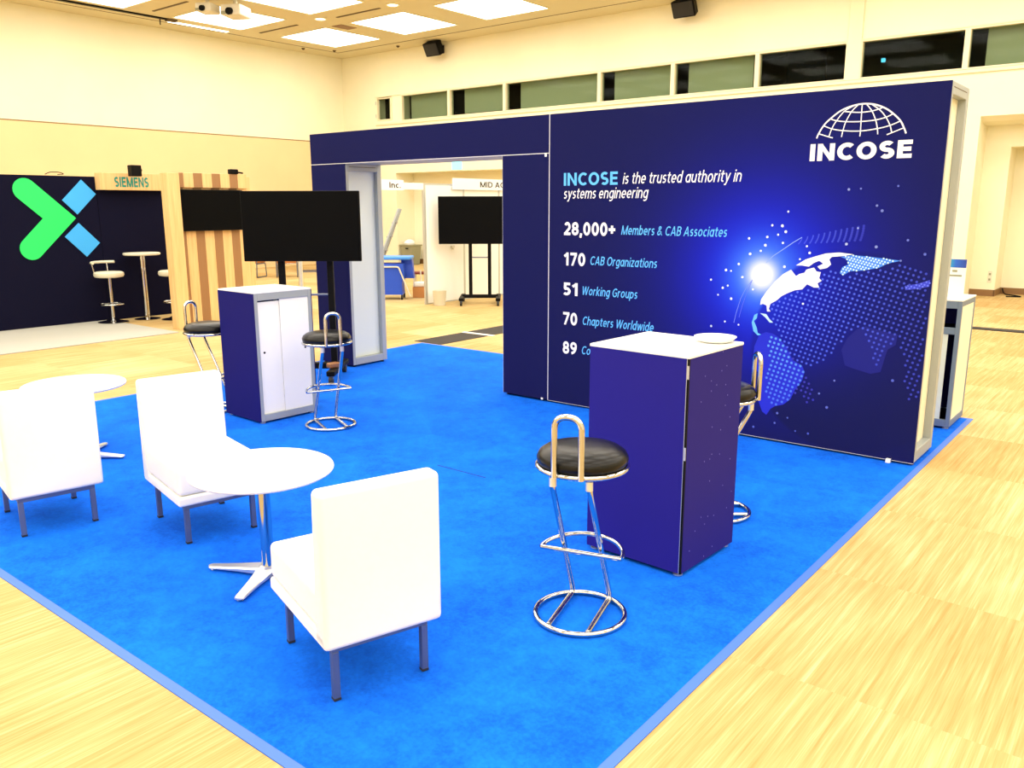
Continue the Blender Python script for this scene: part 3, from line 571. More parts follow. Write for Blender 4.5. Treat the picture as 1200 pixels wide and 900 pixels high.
# printed artwork: land areas, dot screen, sparks, light trails
def inpoly(x, z, P):
    r = False
    for (x0, z0), (x1, z1) in zip(P, P[1:]+P[:1]):
        if (z0 > z) != (z1 > z) and x < (x1-x0)*(z-z0)/(z1-z0)+x0: r = not r
    return r
class Ink:
    def __init__(s): s.v, s.f, s.c = [], [], []
    def poly(s, pts, col, y):
        n = len(s.v); s.v += [(L(x), y, z-FT) for x, z in pts]; s.f.append(list(range(n, n+len(pts)))); s.c.append(col)
    def dot(s, x, z, r, col, y, n=8): s.poly([(x+r*math.cos(2*PI*k/n), z+r*math.sin(2*PI*k/n)) for k in range(n)], col, y)
    def line(s, P, w, col, y):
        for i, ((x0, z0), (x1, z1)) in enumerate(zip(P, P[1:])):
            d = math.hypot(x1-x0, z1-z0); nx, nz = -(z1-z0)/d*w, (x1-x0)/d*w
            s.poly([(x0+nx, z0+nz), (x0-nx, z0-nz), (x1-nx, z1-nz), (x1+nx, z1+nz)], col, y-.0001*(i % 2))
    def build(s, name):
        me = bpy.data.meshes.new(name); me.from_pydata(s.v, [], s.f); a = me.color_attributes.new('ink', 'FLOAT_COLOR', 'CORNER')
        for p in me.polygons:
            for li in p.loop_indices: a.data[li].color = (*s.c[p.index], 1)
        bm = bmesh.new(); bm.from_mesh(me); bmesh.ops.triangulate(bm, faces=[f for f in bm.faces if len(f.verts) > 8]); bm.to_mesh(me); bm.free()
        me.materials.append(M['ink']); o = bpy.data.objects.new(name, me); C.objects.link(o); o.parent = XW; return o
W = (.88, .92, .95)
k = Ink()
k.poly(ART['SA'], (.016, .024, .52), -.0012); k.poly(ART['AF'], (.0088, .0110, .18), -.0011)
k.poly(ART['NA'], W, -.0014); k.poly(ART['GR'], W, -.0014); k.poly(ART['EU'], (.06, .22, .80), -.0013); k.poly(ART['EU2'], (.035, .05, .55), -.0013)
k.poly(ART['CA'], (.13, .45, .92), -.0013); k.poly(ART['CB'], (.5, .75, .95), -.0013); k.build('printed_land')
k = Ink()
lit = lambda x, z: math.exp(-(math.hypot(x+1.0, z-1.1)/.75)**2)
for i in range(-40, 60):
    for j in range(-40, 60):
        u, v = i*.0335, j*.0335; x = -.80+u*.95+v*.27; z = .75-u*.22+v*.93-.05*u*u
        if x > -.012 or x < -1.2 or z < .05: continue
        q = lit(x, z)
        if inpoly(x, z, ART['EU']) or inpoly(x, z, ART['EU2']): pass
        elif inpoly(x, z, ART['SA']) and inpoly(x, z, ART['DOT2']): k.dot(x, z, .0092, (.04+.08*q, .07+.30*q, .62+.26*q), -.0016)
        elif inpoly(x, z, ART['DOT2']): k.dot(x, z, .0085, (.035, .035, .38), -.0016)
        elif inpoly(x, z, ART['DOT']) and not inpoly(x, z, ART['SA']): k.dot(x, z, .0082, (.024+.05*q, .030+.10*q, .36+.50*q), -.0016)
for i in range(-10, 50):
    for j in range(-10, 30):
        x = -.80+i*.019+(j % 2)*.0095; z = 1.20+j*.0175-.25*(i*.019)
        if inpoly(x, z, ART['EU']): k.dot(x, z, .0062, (.55, .80, .98), -.0016, 6)
        elif inpoly(x, z, ART['EU2']): k.dot(x, z, .0062, (.12, .16, .75), -.0016, 6)
k.build('printed_dots')['kind'] = 'stuff'
k = Ink()
for i, (x, z) in enumerate(ART['stars']):
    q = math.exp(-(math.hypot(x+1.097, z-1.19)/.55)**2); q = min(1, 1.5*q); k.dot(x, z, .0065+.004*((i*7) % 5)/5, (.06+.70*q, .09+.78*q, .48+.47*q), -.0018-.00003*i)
k.build('printed_sparks')['kind'] = 'stuff'
k = Ink()
k.line(ART['orb'][0], .0022, (.25, .40, .95), -.0017); k.line(ART['orb'][1], .0020, (.16, .24, .90), -.0017); k.line(ART['orb'][2], .0016, (.12, .16, .85), -.0017)
for i, tr in enumerate(ART['swirl']):
    for t in range(7):
        a = t/6; (x0, z0), (x1, z1), (x2, z2) = tr; x = x0*(1-a)**2+2*x1*a*(1-a)+x2*a*a; z = z0*(1-a)**2+2*z1*a*(1-a)+z2*a*a
        q = i/12; k.dot(x, z, .0045+.0055*q, (.05-.03*q, .08-.055*q, .75-.38*q), -.0018-.0001*(t % 3), 6)
k.build('printed_trails')

# ------------------------------------------------------------------ counters
def corners(t, w, d, h):
    for x in (.03, w-.03):
        for y in (.03, d-.03): MB().lathe([(.022, 0), (.022, .006), (.011, .008), (.011, .02)], 12, (x-w/2, y-d/2, 0)).build('levelling_foot', 'castalu', t)
def place(o, ang, ax, ay):
    """put the thing's origin at the footprint centre given its near corner o and local centre"""
    return (o[0]+ax*math.cos(ang)-ay*math.sin(ang), o[1]+ax*math.sin(ang)+ay*math.cos(ang), FT)
# front counter: printed purple panels, white top
w, d, h, ang = .530, .506, 1.033, -.0494
t = thing('reception_counter', 'purple reception counter with tiny printed dots and white top, beside the nearest bar stool', 'counter', place((-.403, -2.454), ang, -w/2, d/2), ang)
corners(t, w, d, h); z0 = .018; zt = h-.014; x0, x1, y0, y1 = -w/2, w/2, -d/2, d/2
MB().box(x0+.012, x1-.012, y0+.012, y1-.012, z0, zt).build('carcass', 'black', t)
MB().box(x0, x1-.010, y0, y0+.011, z0, zt).build('front_panel', 'purple', t)
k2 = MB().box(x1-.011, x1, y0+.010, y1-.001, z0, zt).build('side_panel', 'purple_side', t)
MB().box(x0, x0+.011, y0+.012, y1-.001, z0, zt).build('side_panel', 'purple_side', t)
MB().box(x0+.012, x1-.012, y1-.012, y1, z0, zt).build('back_panel', 'white', t)
MB().box(x0-.002, x1+.002, y0-.002, y1+.002, zt, h, .003).build('countertop', 'white', t)
b = MB(); b.box(x1-.0112, x1-.0085, y0-.0012, y0+.001, z0, zt); b.box(x1-.008, x1+.001, y0-.0012, y0+.001, zt-.09, zt-.03); b.box(x1-.008, x1+.001, y0-.0012, y0+.001, .56, .62); b.build('corner_strip', 'alu', t)
MB().box(x1-.0102, x1-.0002, y0-.0003, y0+.0095, z0, zt).build('corner_gap', 'black', t)
b = MB()
for u, z in ART['cstars']:
    b.prism([(y0+u+.0022*math.cos(a*PI/3), z-FT+.0034*math.sin(a*PI/3)) for a in range(6)], lambda y, z: (x1+.0006, y, z), lambda y, z: (x1-.001, y, z))
b.build('printed_sparks', 'faint', k2)['kind'] = 'stuff'
pt = thing('round_plate', 'round white flat dish lying at the back of the purple counter top', 'plate', (-.49, -2.02, FT+h))
MB().lathe([(.062, 0), (.080, .006), (.098, .022), (.100, .026), (.094, .026), (.076, .012), (.06, .007), (0, .007)], 40).build('dish', 'white', pt)
tag(MB().lathe([(.016, 0), (.018, .003), (.012, .006), (0, .006)], 16).build('cable_grommet', 'binwhite'), 'small round cap in the middle of the purple counter top', 'cap').location = (-.66, -2.2, FT+h)

def cabinet(name, label, loc, ang, w, d, h, side, doors, open_top=False):
    """aluminium frame cabinet; front faces local -y"""
    t = thing(name, label, 'cabinet' if not open_top else 'counter', loc, ang); corners(t, w, d, h)
    x0, x1, y0, y1, z0 = -w/2, w/2, -d/2, d/2, .015; p = .030; b = MB(); zt = h-.012
    for xa in (x0, x1-p):
        b.box(xa, xa+p, y0, y0+p, z0, zt, .003); b.box(xa, xa+p, y1-p, y1, z0, zt, .003)
    b.box(x0+p, x1-p, y0, y0+p, zt-.055, zt, .003); b.box(x0+p, x1-p, y0, y0+p, z0, z0+.055, .003); b.box(x0+p, x1-p, y1-p, y1, zt-.05, zt); b.box(x0+p, x1-p, y1-p, y1, z0, z0+.05)
    for xa in (x0, x1-p): b.box(xa, xa+p, y0+p, y1-p, zt-.04, zt, .003); b.box(xa, xa+p, y0+p, y1-p, z0, z0+.05, .003)
    if open_top: b.box(x0+p, x1-p, y0, y0+p, h-.26, h-.21, .003)
    b.build('frame', 'alu_shaded' if open_top else 'alu_dull', t)
    MB().box(x0-.003, x1+.003, y0-.002, y1+.002, zt, h, .003).build('countertop', 'white', t)
    if open_top:
        MB().box(x1-.012, x1-.004, y0+p, y1-p, z0+.05, zt-.04).build('side_panel', side, t); MB().box(x0+.004, x0+.012, y0+p, y1-p, z0+.05, zt-.04).build('side_panel', side, t)
    else:
        MB().box(x0-.006, x0, y0, y1, z0, zt).build('side_panel', side, t); MB().box(x1, x1+.006, y0, y1, z0, zt).build('side_panel', side, t)
    MB().box(x0+p, x1-p, y1-.012, y1-.004, z0+.05, zt-.05).build('back_panel', 'navy_side', t)
    MB().box(x0+p, x1-p, y0+p, y1-p, z0+.03, z0+.045).build('bottom_shelf', 'black' if open_top else 'white', t)
    if open_top: MB().box(x0+p, x1-p, y0+p, y1-p, h-.245, h-.235).build('shelf', 'black', t)
    zd = (h-.26 if open_top else zt-.055); xm = (x0+x1)/2
    for i, (xa, xb, yy) in enumerate(doors(x0+p, x1-p, xm)):
        dr = MB().box(xa, xb, y0+yy, y0+yy+.005, z0+.055, zd-(.012 if i == 0 else 0)).build('sliding_door', 'panel_white' if open_top else 'white', t)
        hx = xa+.045 if i == 0 else xb-.045
        MB().tube([(hx, y0+yy-.002, .62*h-.08*h), (hx, y0+yy+.001, .62*h-.08*h)], .009, n=14).build('finger_pull', 'black', dr)
    return t
w, d, h, ang = .521, .505, 1.030, 1.5312
cabinet('display_cabinet', 'square blue and white cabinet with two white sliding doors, between two bar stools', place((-4.264, -2.0), ang, w/2, d/2), ang, w, d, h, 'navy_side',
        lambda a, b_, m: ((a, m-.03, .018), (m-.032, b_, .008)))
w, d, h = .99, .485, .985
cabinet('storage_counter', 'white and silver counter with open shelf, standing behind the right end of the navy wall', (-.023-w/2, 1.148+d/2, FT), 0, w, d, h, 'cream_panel',
        lambda a, b_, m: ((a, m, .018), (m-.03, b_-.045, .012)), True)
lf = thing('leaflet_stand', 'small white upright leaflet with a blue header on the silver counter behind the wall', 'leaflet', (-.135, 1.36, FT+h), -.12)
MB().box(-.075, .075, -.004, .004, .0, .285, .001).box(-.075, .075, -.03, .03, 0, .004, .001).build('card', 'ptext', lf)
MB().box(-.075, .075, -.0055, -.004, .222, .285).build('header_strip', 'banner', lf)
b = MB(); b.box(-.02, .015, -.0045, -.004, .188, .204).box(-.055, .05, -.0045, -.004, .155, .168); b.build('text_lines', 'bin', lf)

# ------------------------------------------------------------------ lounge chairs (face local +y)
def lounge_chair(label, loc, ang):
    t = thing('lounge_chair', label, 'chair', loc, ang, 'white lounge chairs on the blue carpet')
    w, d, zb, zs, zt = .441, .591, .215, .410, .772; hw, hd = w/2, d/2
    MB().box(-hw, hw, -hd+.01, hd, zb, zb+.050, .012, 3).build('seat_base', 'leather', t)
    MB().box(-hw+.004, hw-.004, -hd+.07, hd-.006, zb+.051, zs, .022, 4).build('seat_cushion', 'leather', t)
    b = bmesh.new(); bmesh.ops.create_cube(b, size=1.0)
    for v in b.verts:
        top = v.co.z > 0; back = v.co.y < 0
        v.co = Vector((v.co.x*w, (-hd if back else -hd+(.080 if top else .105)), zt if top else zb))
    bmesh.ops.bevel(b, geom=b.edges[:], offset=.020, segments=4, affect='EDGES', profile=0.5); mb = MB(); mb.join(b); mb.smooth = True; mb.build('backrest', 'leather', t)
    lx, ly, q = hw-.050, hd-.062, .0125; zr = zb-.004
    b = MB()
    for s in (-1, 1): b.box(-lx-q, lx+q, s*ly-q, s*ly+q, zr-.028, zr, .002)
    for s in (-1, 1): b.box(s*lx-q, s*lx+q, -ly+q, ly-q, zr-.028, zr, .002)
    b.box(-lx, lx, -ly, ly, zr-.004, zb+.002)
    b.build('under_frame', 'steel', t)
    for sx in (-1, 1):
        for sy in (-1, 1):
            lg = MB().box(sx*lx-q, sx*lx+q, sy*ly-q, sy*ly+q, .008, zr-.028, .002).build('leg', 'steel', t)
            MB().box(sx*lx-q-.001, sx*lx+q+.001, sy*ly-q-.001, sy*ly+q+.001, 0, .010, .002).build('foot_cap', 'rubber', lg)
    return t
LC = lounge_chair('white lounge chair nearest the camera, its tall back turned towards us', (-1.053, -3.825, FT), 2.832-PI/2)
dup(LC, (-3.491, -3.904, FT), 2.947-PI/2, 'white lounge chair cut by the left edge of the photo, its back towards us')
dup(LC, (-2.736, -3.418, FT), -.211-PI/2, 'white lounge chair facing the round table, seat side seen, in front of the blue cabinet')

# ------------------------------------------------------------------ round tables
def lounge_table(label, loc, ang):
    t = thing('round_table', label, 'table', loc, ang, 'low round white tables')
    zt = .520-FT; R_ = .320
    MB().lathe([(0, zt-.024), (R_-.012, zt-.024), (R_-.003, zt-.019), (R_, zt-.012), (R_-.003, zt-.004), (R_-.010, zt), (0, zt)], 72).build('tabletop', 'white', t)
    MB().lathe([(.11, zt-.031), (.11, zt-.025), (0, zt-.025)][::1], 32).build('top_plate', 'castalu', t)
    MB().lathe([(.030, .040), (.0285, .06), (.0285, zt-.030), (.0285, zt-.028)], 28).build('column', 'chrome', t)
    MB().lathe([(.046, .018), (.046, .036), (.036, .044), (.0, .044)], 28).build('hub', 'castalu', t)
    for k in range(4):
        a = k*PI/2; rot = Matrix.Rotation(a, 4, 'Z'); b = bmesh.new(); n = 12; low, top = [], []
        prof = [(.0, .046)]+[(.05, .042), (.14, .031), (.24, .0255), (.275, .0245)]; right = [(x, wd) for x, wd in prof]
        outl = [(x, -wd) for x, wd in right]+[(.275+.0245*math.sin(q*PI/8), -.0245*math.cos(q*PI/8)) for q in range(1, 8)]+[(x, wd) for x, wd in right[::-1]]
        f = lambda x: .040-.020*min(1, max(0, x/.28))
        T = [b.verts.new((x, y*.80, f(x))) for x, y in outl]; T2 = [b.verts.new((x, y, f(x)-.006)) for x, y in outl]; B2 = [b.verts.new((x, y, .012)) for x, y in outl]
        b.faces.new(T); b.faces.new(B2[::-1]); N = len(outl)
        for i in range(N):
            j = (i+1) % N; b.faces.new((T[i], T2[i], T2[j], T[j])); b.faces.new((T2[i], B2[i], B2[j], T2[j]))
        mb = MB(); mb.join(b, rot); arm = mb.build('base_arm', 'castalu', t)
        MB().lathe([(.016, 0), (.018, .004), (.012, .012)], 16, (.272*math.cos(a), .272*math.sin(a), 0)).build('glide', 'chrome', arm)
    return t
LT = lounge_table('low round white table with chrome column between the two facing white chairs', (-1.925, -3.595, FT), math.radians(209))
dup(LT, (-4.475, -3.285, FT), math.radians(35), 'low round white table partly hidden behind the leftmost white chair')

# ------------------------------------------------------------------ bar stools (seat faces local +y)
def bar_stool(label, loc, ang):
    t = thing('bar_stool', label, 'bar stool', loc, ang, 'black and chrome bar stools')
    r = .0115
    MB().tube(ring(.186, r, 56), r, True, 12).build('base_ring', 'chrome', t)
    for s in (-1, 1):
        P = fillet([(s*.074, -.145, .650), (s*.076, -.145, .600), (s*.083, .168, r+.006), (s*.083, -.155, r+.004)], .05, 7)
        lg = MB().tube(P, .0122, n=12).build('leg', 'chrome', t)
        MB().lathe([(.0150, -.030), (.0150, .006), (.011, .010)], 14, (s*.074, -.145, .632)).build('leg_cap', 'castalu', lg)
    P = [(-.172, -.006, .28), (.172, -.006, .28)]
    b = MB(); b.tube(P, .0095, n=12)
    arc = [(.172*math.cos(a), -.006+.172*math.sin(a)*1.04, .28+.012*math.sin(a)) for a in [i*PI/24 for i in range(25)]]
    b.tube(arc, .0095, n=12); b.build('footrest', 'chrome', t)
    MB().tube(ring(.180, .655, 56), .011, True, 12).build('seat_ring', 'chrome', t)
    MB().lathe([(.150, .640), (.166, .645), (.170, .655), (.0, .655)], 40).build('seat_plate', 'black', t)
    MB().lathe([(.150, .656), (.170, .660), (.182, .675), (.184, .692), (.174, .712), (.150, .728), (.11, .738), (.06, .742), (0, .743)], 56).build('seat_cushion', 'blackleather', t)
    u = .054; P = fillet([(-u, -.188, .652), (-u, -.190, .895), (u, -.190, .895), (u, -.188, .652)], .053, 10)
    MB().tube(P, .0125, n=12).build('back_loop', 'chrome', t)
    return t
BS = bar_stool('black and chrome bar stool in front of the purple counter, nearest the camera', (-.565, -3.030, FT), math.radians(106.5-90))
dup(BS, (-.650, -1.570, FT), math.radians(-141-90), 'black and chrome bar stool mostly hidden behind the purple counter')
dup(BS, (-3.815, -1.685, FT), math.radians(156-90), 'black and chrome bar stool before the white sliding doors of the blue cabinet')
dup(BS, (-5.005, -1.960, FT), math.radians(8-90), 'black and chrome bar stool left of the blue cabinet, half hidden behind it')

# ------------------------------------------------------------------ screens on wheeled stands (screen faces local -y)
def tv_stand(label, loc, ang, sw, sh, zc, px, base_d, y_s=-.06, wide=.03):
    t = thing('television_stand', label, 'television', loc, ang, 'televisions on black wheeled stands')
    scr = MB().box(-sw/2, sw/2, y_s-.05, y_s-.005, zc-sh/2, zc+sh/2, .006).build('television', 'black', t)
    MB().box(-sw/2+.008, sw/2-.008, y_s-.0515, y_s-.0495, zc-sh/2+.012, zc+sh/2-.008).build('screen', 'screen', scr)
    MB().box(-.22, .22, y_s-.005, y_s+.03, zc-.16, zc+.16, .004).box(-px-.03, px+.03, y_s+.0, .02, zc+.06, zc+.10).box(-px-.03, px+.03, y_s, .02, zc-.10, zc-.06).build('mount_bracket', 'black', t)
    for s in (-1, 1):
        MB().box(s*px-.030, s*px+.030, -.025, .025, .13, zc+.12, .006).build('pole', 'black', t)
    b = MB(); b.cyl((-px, 0, .86*zc*.65), (px, 0, .86*zc*.65), .011); b.build('cross_bar', 'steel', t)
    b = MB(); b.box(-px-wide, px+wide, -.035, .035, .10, .16, .008); b.build('base_beam', 'black', t)
    for s in (-1, 1):
        lg = MB().box(s*px-.04+s*wide, s*px+.04+s*wide, -base_d/2, base_d/2, .085, .135, .010).build('base_leg', 'black', t)
        for q in (-1, 1):
            y = q*(base_d/2-.04); x = s*px+s*wide
            cs = MB().box(x-.022, x+.022, y-.03, y+.02, .055, .088, .006).build('caster_fork', 'steel', lg)
            wl_ = MB(); wl_.tube([(x-.018, y-.012, .042), (x+.018, y-.012, .042)], .042, n=20); wl_.tube([(x-.021, y-.012, .042), (x+.021, y-.012, .042)], .018, n=14); wl_.build('caster_wheel', 'rubber', lg)
    return t
AV = math.atan2(.625, .78)     # both screens stand square to this direction
tv_stand('black television on wheeled stand on the blue carpet, behind the blue cabinet', (-5.408, -.621, FT), AV, 1.115, .655, 1.488-FT, .235, .72)
tag(MB().box(-.035, .035, -.06, .06, 0, .05, .012).build('caster_reflection', 'reflect_brown'), 'added brown block for the caster reflection on the base of the nearer television stand', 'reflection').location = (-5.115, -.585, FT+.1355)  # added block: brownish reflection on the caster put into shape and colour
tv_stand('black television on wheeled stand seen through the doorway, before white partition', (-8.33, 5.32, 0), AV, 1.40, .80, 1.435, .165, .80, wide=.15)
p = thing('barrier_post', 'slim shiny metal post seen between the television poles, beyond the blue carpet', 'post', (-7.36, .79, 0))
MB().lathe([(.16, 0), (.16, .012), (.03, .03), (.0, .03)], 32).build('base', 'castalu', p); MB().cyl((0, 0, .03), (0, 0, 1.3), .028).build('pole', 'castalu', p)

# ------------------------------------------------------------------ neighbouring booth on the left: navy wall with big X sign, timber part
SX = -11.3
tag(MB().box(SX+.003, -9.30, -7.5, .2, .0002, .012, .003).build('booth_carpet', 'greycarpet'), 'pale grey carpet in front of the dark wall with the green and blue sign', 'carpet')
S = thing('booth_wall', 'dark navy booth wall carrying a big green and blue X shaped sign', 'display wall', (SX, -2.8, 0))
MB().box(-.08, 0, -4.5, 3.03, 0, 2.10, .003).build('panel', 'navy_dark', S)
MB().box(-.08, 0, 3.034, 4.05, 0, 2.10, .003).build('panel', 'navy_dark', S)
def flat_sign(poly, m, name):
    MB().prism([(y+2.8, z) for y, z in poly], lambda y, z: (.012, y, z), lambda y, z: (.0, y, z)).build(name, m, S)
def capsule_chevron():
    # two rounded arms meeting in a sharp tip on the right
    r = .155; tip = (-.105, 1.513); A = (-.745, 1.903); B = (-.745, 1.105)
    pts = [tip]; a0 = math.radians(50)
    for c_, st in ((A, 52), (B, 128)):
        for i in range(13): th = math.radians(st+i*180/12); pts.append((c_[0]+r*math.cos(th), c_[1]+r*math.sin(th)))
        if c_ is A: pts.append((-.555, 1.513))
    return pts
flat_sign(capsule_chevron(), 'green', 'sign_chevron')
flat_sign([(.023, 2.053), (.214, 1.852), (-.078, 1.565), (-.269, 1.765)], 'blue', 'sign_square')
flat_sign([(-.076, 1.445), (.200, 1.153), (-.007, .960), (-.287, 1.254)], 'blue', 'sign_square')
Hd = thing('name_board', 'pale timber name board with green letters between the dark wall and timber column', 'sign', (SX+.16, .72, 2.03))
MB().box(-.155, 0, -.50, .52, -.118, .125, .004).build('board', 'wood', Hd)
lettering('SIEMENS', .003, -.29, -.075, .52, .145, 'dgreen', Hd, .20, rot=PI/2)
cl = thing('timber_column', 'pale timber column standing beside the dark wall, left of the striped timber wall', 'column', (-9.635, .445, 0))
MB().box(-.085, .085, -.092, .088, 0, 2.12, .004).build('post', 'wood', cl)
tw = thing('timber_wall', 'timber wall with light and dark vertical stripes behind the wall mounted screen', 'display wall', (-9.76, 1.13, 0))
MB().box(-.06, 0, -.58, .57, 0, 2.12).build('striped_panel', 'woodstripe', tw)
MB().box(-.10, .0, .57, .65, 0, 2.1, .004).build('edge_post', 'wood', tw); MB().box(.0, .04, -.58, .57, 1.93, 2.13, .004).build('top_fascia', 'woodstripe', tw)
sc_ = thing('wall_screen', 'black screen hung high on the striped timber wall, left of the big television', 'television', (-9.76, 1.10, 1.62))
MB().box(.045, .085, -.49, .485, -.285, .285, .006).build('television', 'black', sc_); MB().box(0, .045, -.2, .2, -.15, .15).build('mount_bracket', 'black', sc_); MB().box(.0845, .086, -.48, .475, -.27, .275).build('screen', 'screen', sc_)
# clamp lamp and small fittings on the booth top
fl = thing('flood_lamp', 'black clip-on flood lamp above the pale timber name board', 'lamp', (-10.98, .70, 2.165))
MB().box(-.02, .11, -.13, .02, -.06, .10, .01).build('lamp_head', 'black', fl)
MB().tube(fillet([(-.02, -.02, .03), (-.06, .10, .05), (-.16, .16, .03), (-.22, .10, .02)], .04), .012).build('arm', 'black', fl); MB().box(-.30, -.20, .04, .14, -.009, .03, .004).build('clamp', 'steel', fl)
tag(MB().box(-.05, .05, -.06, .06, 0, .07, .012).tube([(0, .05, .03), (0, .16, .02)], .012).build('clip_lamp', 'black'), 'small black clip lamp on top of the striped timber wall', 'lamp').location = (-9.75, 1.50, 2.131)
tag(MB().tube(fillet([(0, -.14, .004), (0, -.08, .035), (0, .05, .04), (.02, .12, .012), (.02, .02, .006)], .05), .006).build('cable_loop', 'black'), 'thin black cable loop lying on top of the dark wall above the X sign', 'cable').location = (SX-.04, -.30, 2.112)
def pedestal_stool(label, loc, ang):
    t = thing('pedestal_stool', label, 'bar stool', loc, ang, 'pale pedestal stools of the left booth')
    MB().lathe([(.21, 0), (.21, .010), (.10, .03), (.035, .07), (.0, .07)], 32).build('base', 'chrome', t); MB().cyl((0, 0, .06), (0, 0, .66), .024).build('column', 'chrome', t)
    MB().tube(ring(.165, .27, 32), .011, True).tube([(0, 0, .29), (0, .165, .27)], .009).tube([(0, 0, .29), (0, -.165, .27)], .009).build('foot_ring', 'chrome', t)
    MB().lathe([(.14, .655), (.19, .665), (.205, .69), (.20, .725), (.17, .74), (0, .742)], 40).build('seat', 'ivory', t)
    P = [(.215*math.cos(a), .215*math.sin(a), .87) for a in [math.radians(200+i*14) for i in range(11)]]
    MB().tube(P, .020).build('back_rail', 'ivory', t); MB().cyl(P[2], (P[2][0]*.85, P[2][1]*.85, .69), .009).cyl(P[8], (P[8][0]*.85, P[8][1]*.85, .69), .009).build('back_post', 'chrome', t)
    return t
PS = pedestal_stool('pale swivel bar stool with chrome pedestal, standing left of the tall round table', (-10.95, .12, .012), -PI/2+.35)
dup(PS, (-10.62, .92, .0), PI, 'pale swivel bar stool half hidden behind the timber column')
ht = thing('high_table', 'tall round bar table with slim chrome column before the dark wall', 'table', (-10.99, .66, .0))
MB().lathe([(0, .965), (.25, .965), (.26, .975), (.26, .992), (.25, 1.0), (0, 1.0)], 48).build('tabletop', 'ivory', ht); MB().cyl((0, 0, .02), (0, 0, .965), .038).build('column', 'chrome', ht); MB().lathe([(.185, 0), (.185, .010), (.06, .03), (0, .03)], 40).build('base', 'chrome', ht)

# ------------------------------------------------------------------ seen through the doorway: partition booths and cleaning gear
P_ = thing('partition_wall', 'white booth partition with thin metal posts behind the doorway television', 'partition', (-9.0, 4.65, 0))
for i in range(4):
    MB().box(-.02, .02, .03+i*.985, .985+i*.985, .02, 2.02).build('panel', 'white', P_)
    MB().box(-.022, .022, -.02+i*.985, .03+i*.985, 0, 2.05, .004).build('post', 'alu', P_)
MB().box(-.018, .018, .03, 3.94, 2.0, 2.05).box(-.018, .018, .03, 3.94, 0, .03).build('rail', 'alu', P_)
MB().box(-.02, .02, -1.2, -.02, 1.94, 2.05, .004).build('lintel_beam', 'white', P_)
MB().cyl((.02, .67, .93), (.06, .67, .93), .012).box(.02, .05, .63, .71, .95, .99, .004).build('wall_socket', 'binwhite', P_)
def fascia(x, y0, y1, z0, z1, label, body, ty, tw_, cap):
    t = thing('fascia_sign', label, 'sign', (x, (y0+y1)/2, z0)); m = (y0+y1)/2
    MB().box(-.015, .015, y0-m, y1-m, 0, z1-z0, .002).build('board', 'ptext', t)
    lettering(body, .017, ty-m, (z1-z0-cap)/2, tw_, cap, 'dkt', t, .17, rot=PI/2)
fascia(-8.94, 5.32, 8.3, 1.955, 2.15, 'white fascia board lettered MID AG above the doorway television', 'MID AG', 6.03, .70, .098)
fascia(-8.96, 2.6, 4.14, 1.925, 2.09, 'white fascia board ending in Inc. at left of the doorway view', 'Inc.', 3.82, .25, .09)
tag(MB().box(-.17, .17, -.04, 0, -.10, .10, .01).build('exit_sign', 'exit'), 'small glowing blue green exit sign high on the wall seen through the doorway', 'sign').location = (-14.37, Y1, 2.73)
tag(MB().lathe([(.095, 0), (.10, .01), (.118, .25), (.122, .255), (.112, .255), (.095, .02), (0, .02)], 32).build('waste_basket', 'binwhite'), 'small pale waste basket at the foot of the white partition', 'bin').location = (-8.72, 4.70, 0)
c_ = thing('cleaning_cart', 'blue covered cleaning cart beside the ladder, seen through the doorway', 'cart', (-10.05, 4.98, 0), math.radians(38.6))
MB().box(-.42, .28, -.16, .34, .72, .775, .02).build('lid', 'bluelight', c_)
b = bmesh.new(); bmesh.ops.create_cube(b, size=1.0); bmesh.ops.subdivide_edges(b, edges=b.edges[:], cuts=5, use_grid_fill=True)
for v in b.verts: f = .80+.20*(v.co.z+.5); v.co = Vector((-.10+v.co.x*.50*f+.015*math.sin(v.co.z*9), v.co.y*.44*f+.01*math.sin(v.co.x*17), .37+v.co.z*.56))
mb = MB(); mb.join(b); mb.smooth = True; mb.build('tub', 'blueplastic', c_)
b = bmesh.new(); bmesh.ops.create_cube(b, size=1.0); bmesh.ops.subdivide_edges(b, edges=b.edges[:], cuts=4, use_grid_fill=True)
for v in b.verts: v.co = Vector((.17+v.co.x*.20*(1.1-.3*v.co.z), .18+v.co.y*.22+.015*math.sin(v.co.z*7), .55+v.co.z*.36))
mb = MB(); mb.join(b); mb.smooth = True; mb.build('hanging_cover', 'blueplastic', c_)
MB().tube(fillet([(-.40, -.24, .60), (.06, -.24, .60), (.26, -.24, .08)], .04), .014).tube([(-.40, .22, .1), (-.40, -.24, .6)], .014).build('cart_frame', 'binwhite', c_)
for x in (-.28, .10):
    for y in (-.16, .16): MB().tube([(x-.015, y, .045), (x+.015, y, .045)], .045, n=16).build('wheel', 'rubber', c_)
bx = thing('cardboard_box', 'brown cardboard box with white papers, beside the blue cart', 'box', (-9.90, 5.42, 0), math.radians(38))
MB().box(-.13, .13, -.11, .11, 0, .20, .004).build('carton', 'card', bx); MB().box(-.12, .12, -.10, .10, .20, .29, .03).build('paper_bundle', 'ptext', bx)
MB().tube([(.02, .0, .2), (.0, .10, .50)], .012).build('stick', 'binwhite', bx)
ld = thing('step_ladder', 'tall aluminium step ladder leaning behind the blue cart', 'ladder', (-11.15, 5.65, 0), math.radians(38.6))
for y in (0, .42):
    MB().tube([(-.30, y-.1, 0), (.34, y*.55+.05, 1.62)], .030, n=6).build('rail', 'alu_dull', ld)
for i in range(5):
    f = (i+1)/6; x = -.30+.64*f; ya = -.1+.15*f; yb = .32-.04*f
    MB().box(x-.04, x+.04, ya, yb, 1.62*f-.012, 1.62*f+.012).build('tread', 'steel', ld)
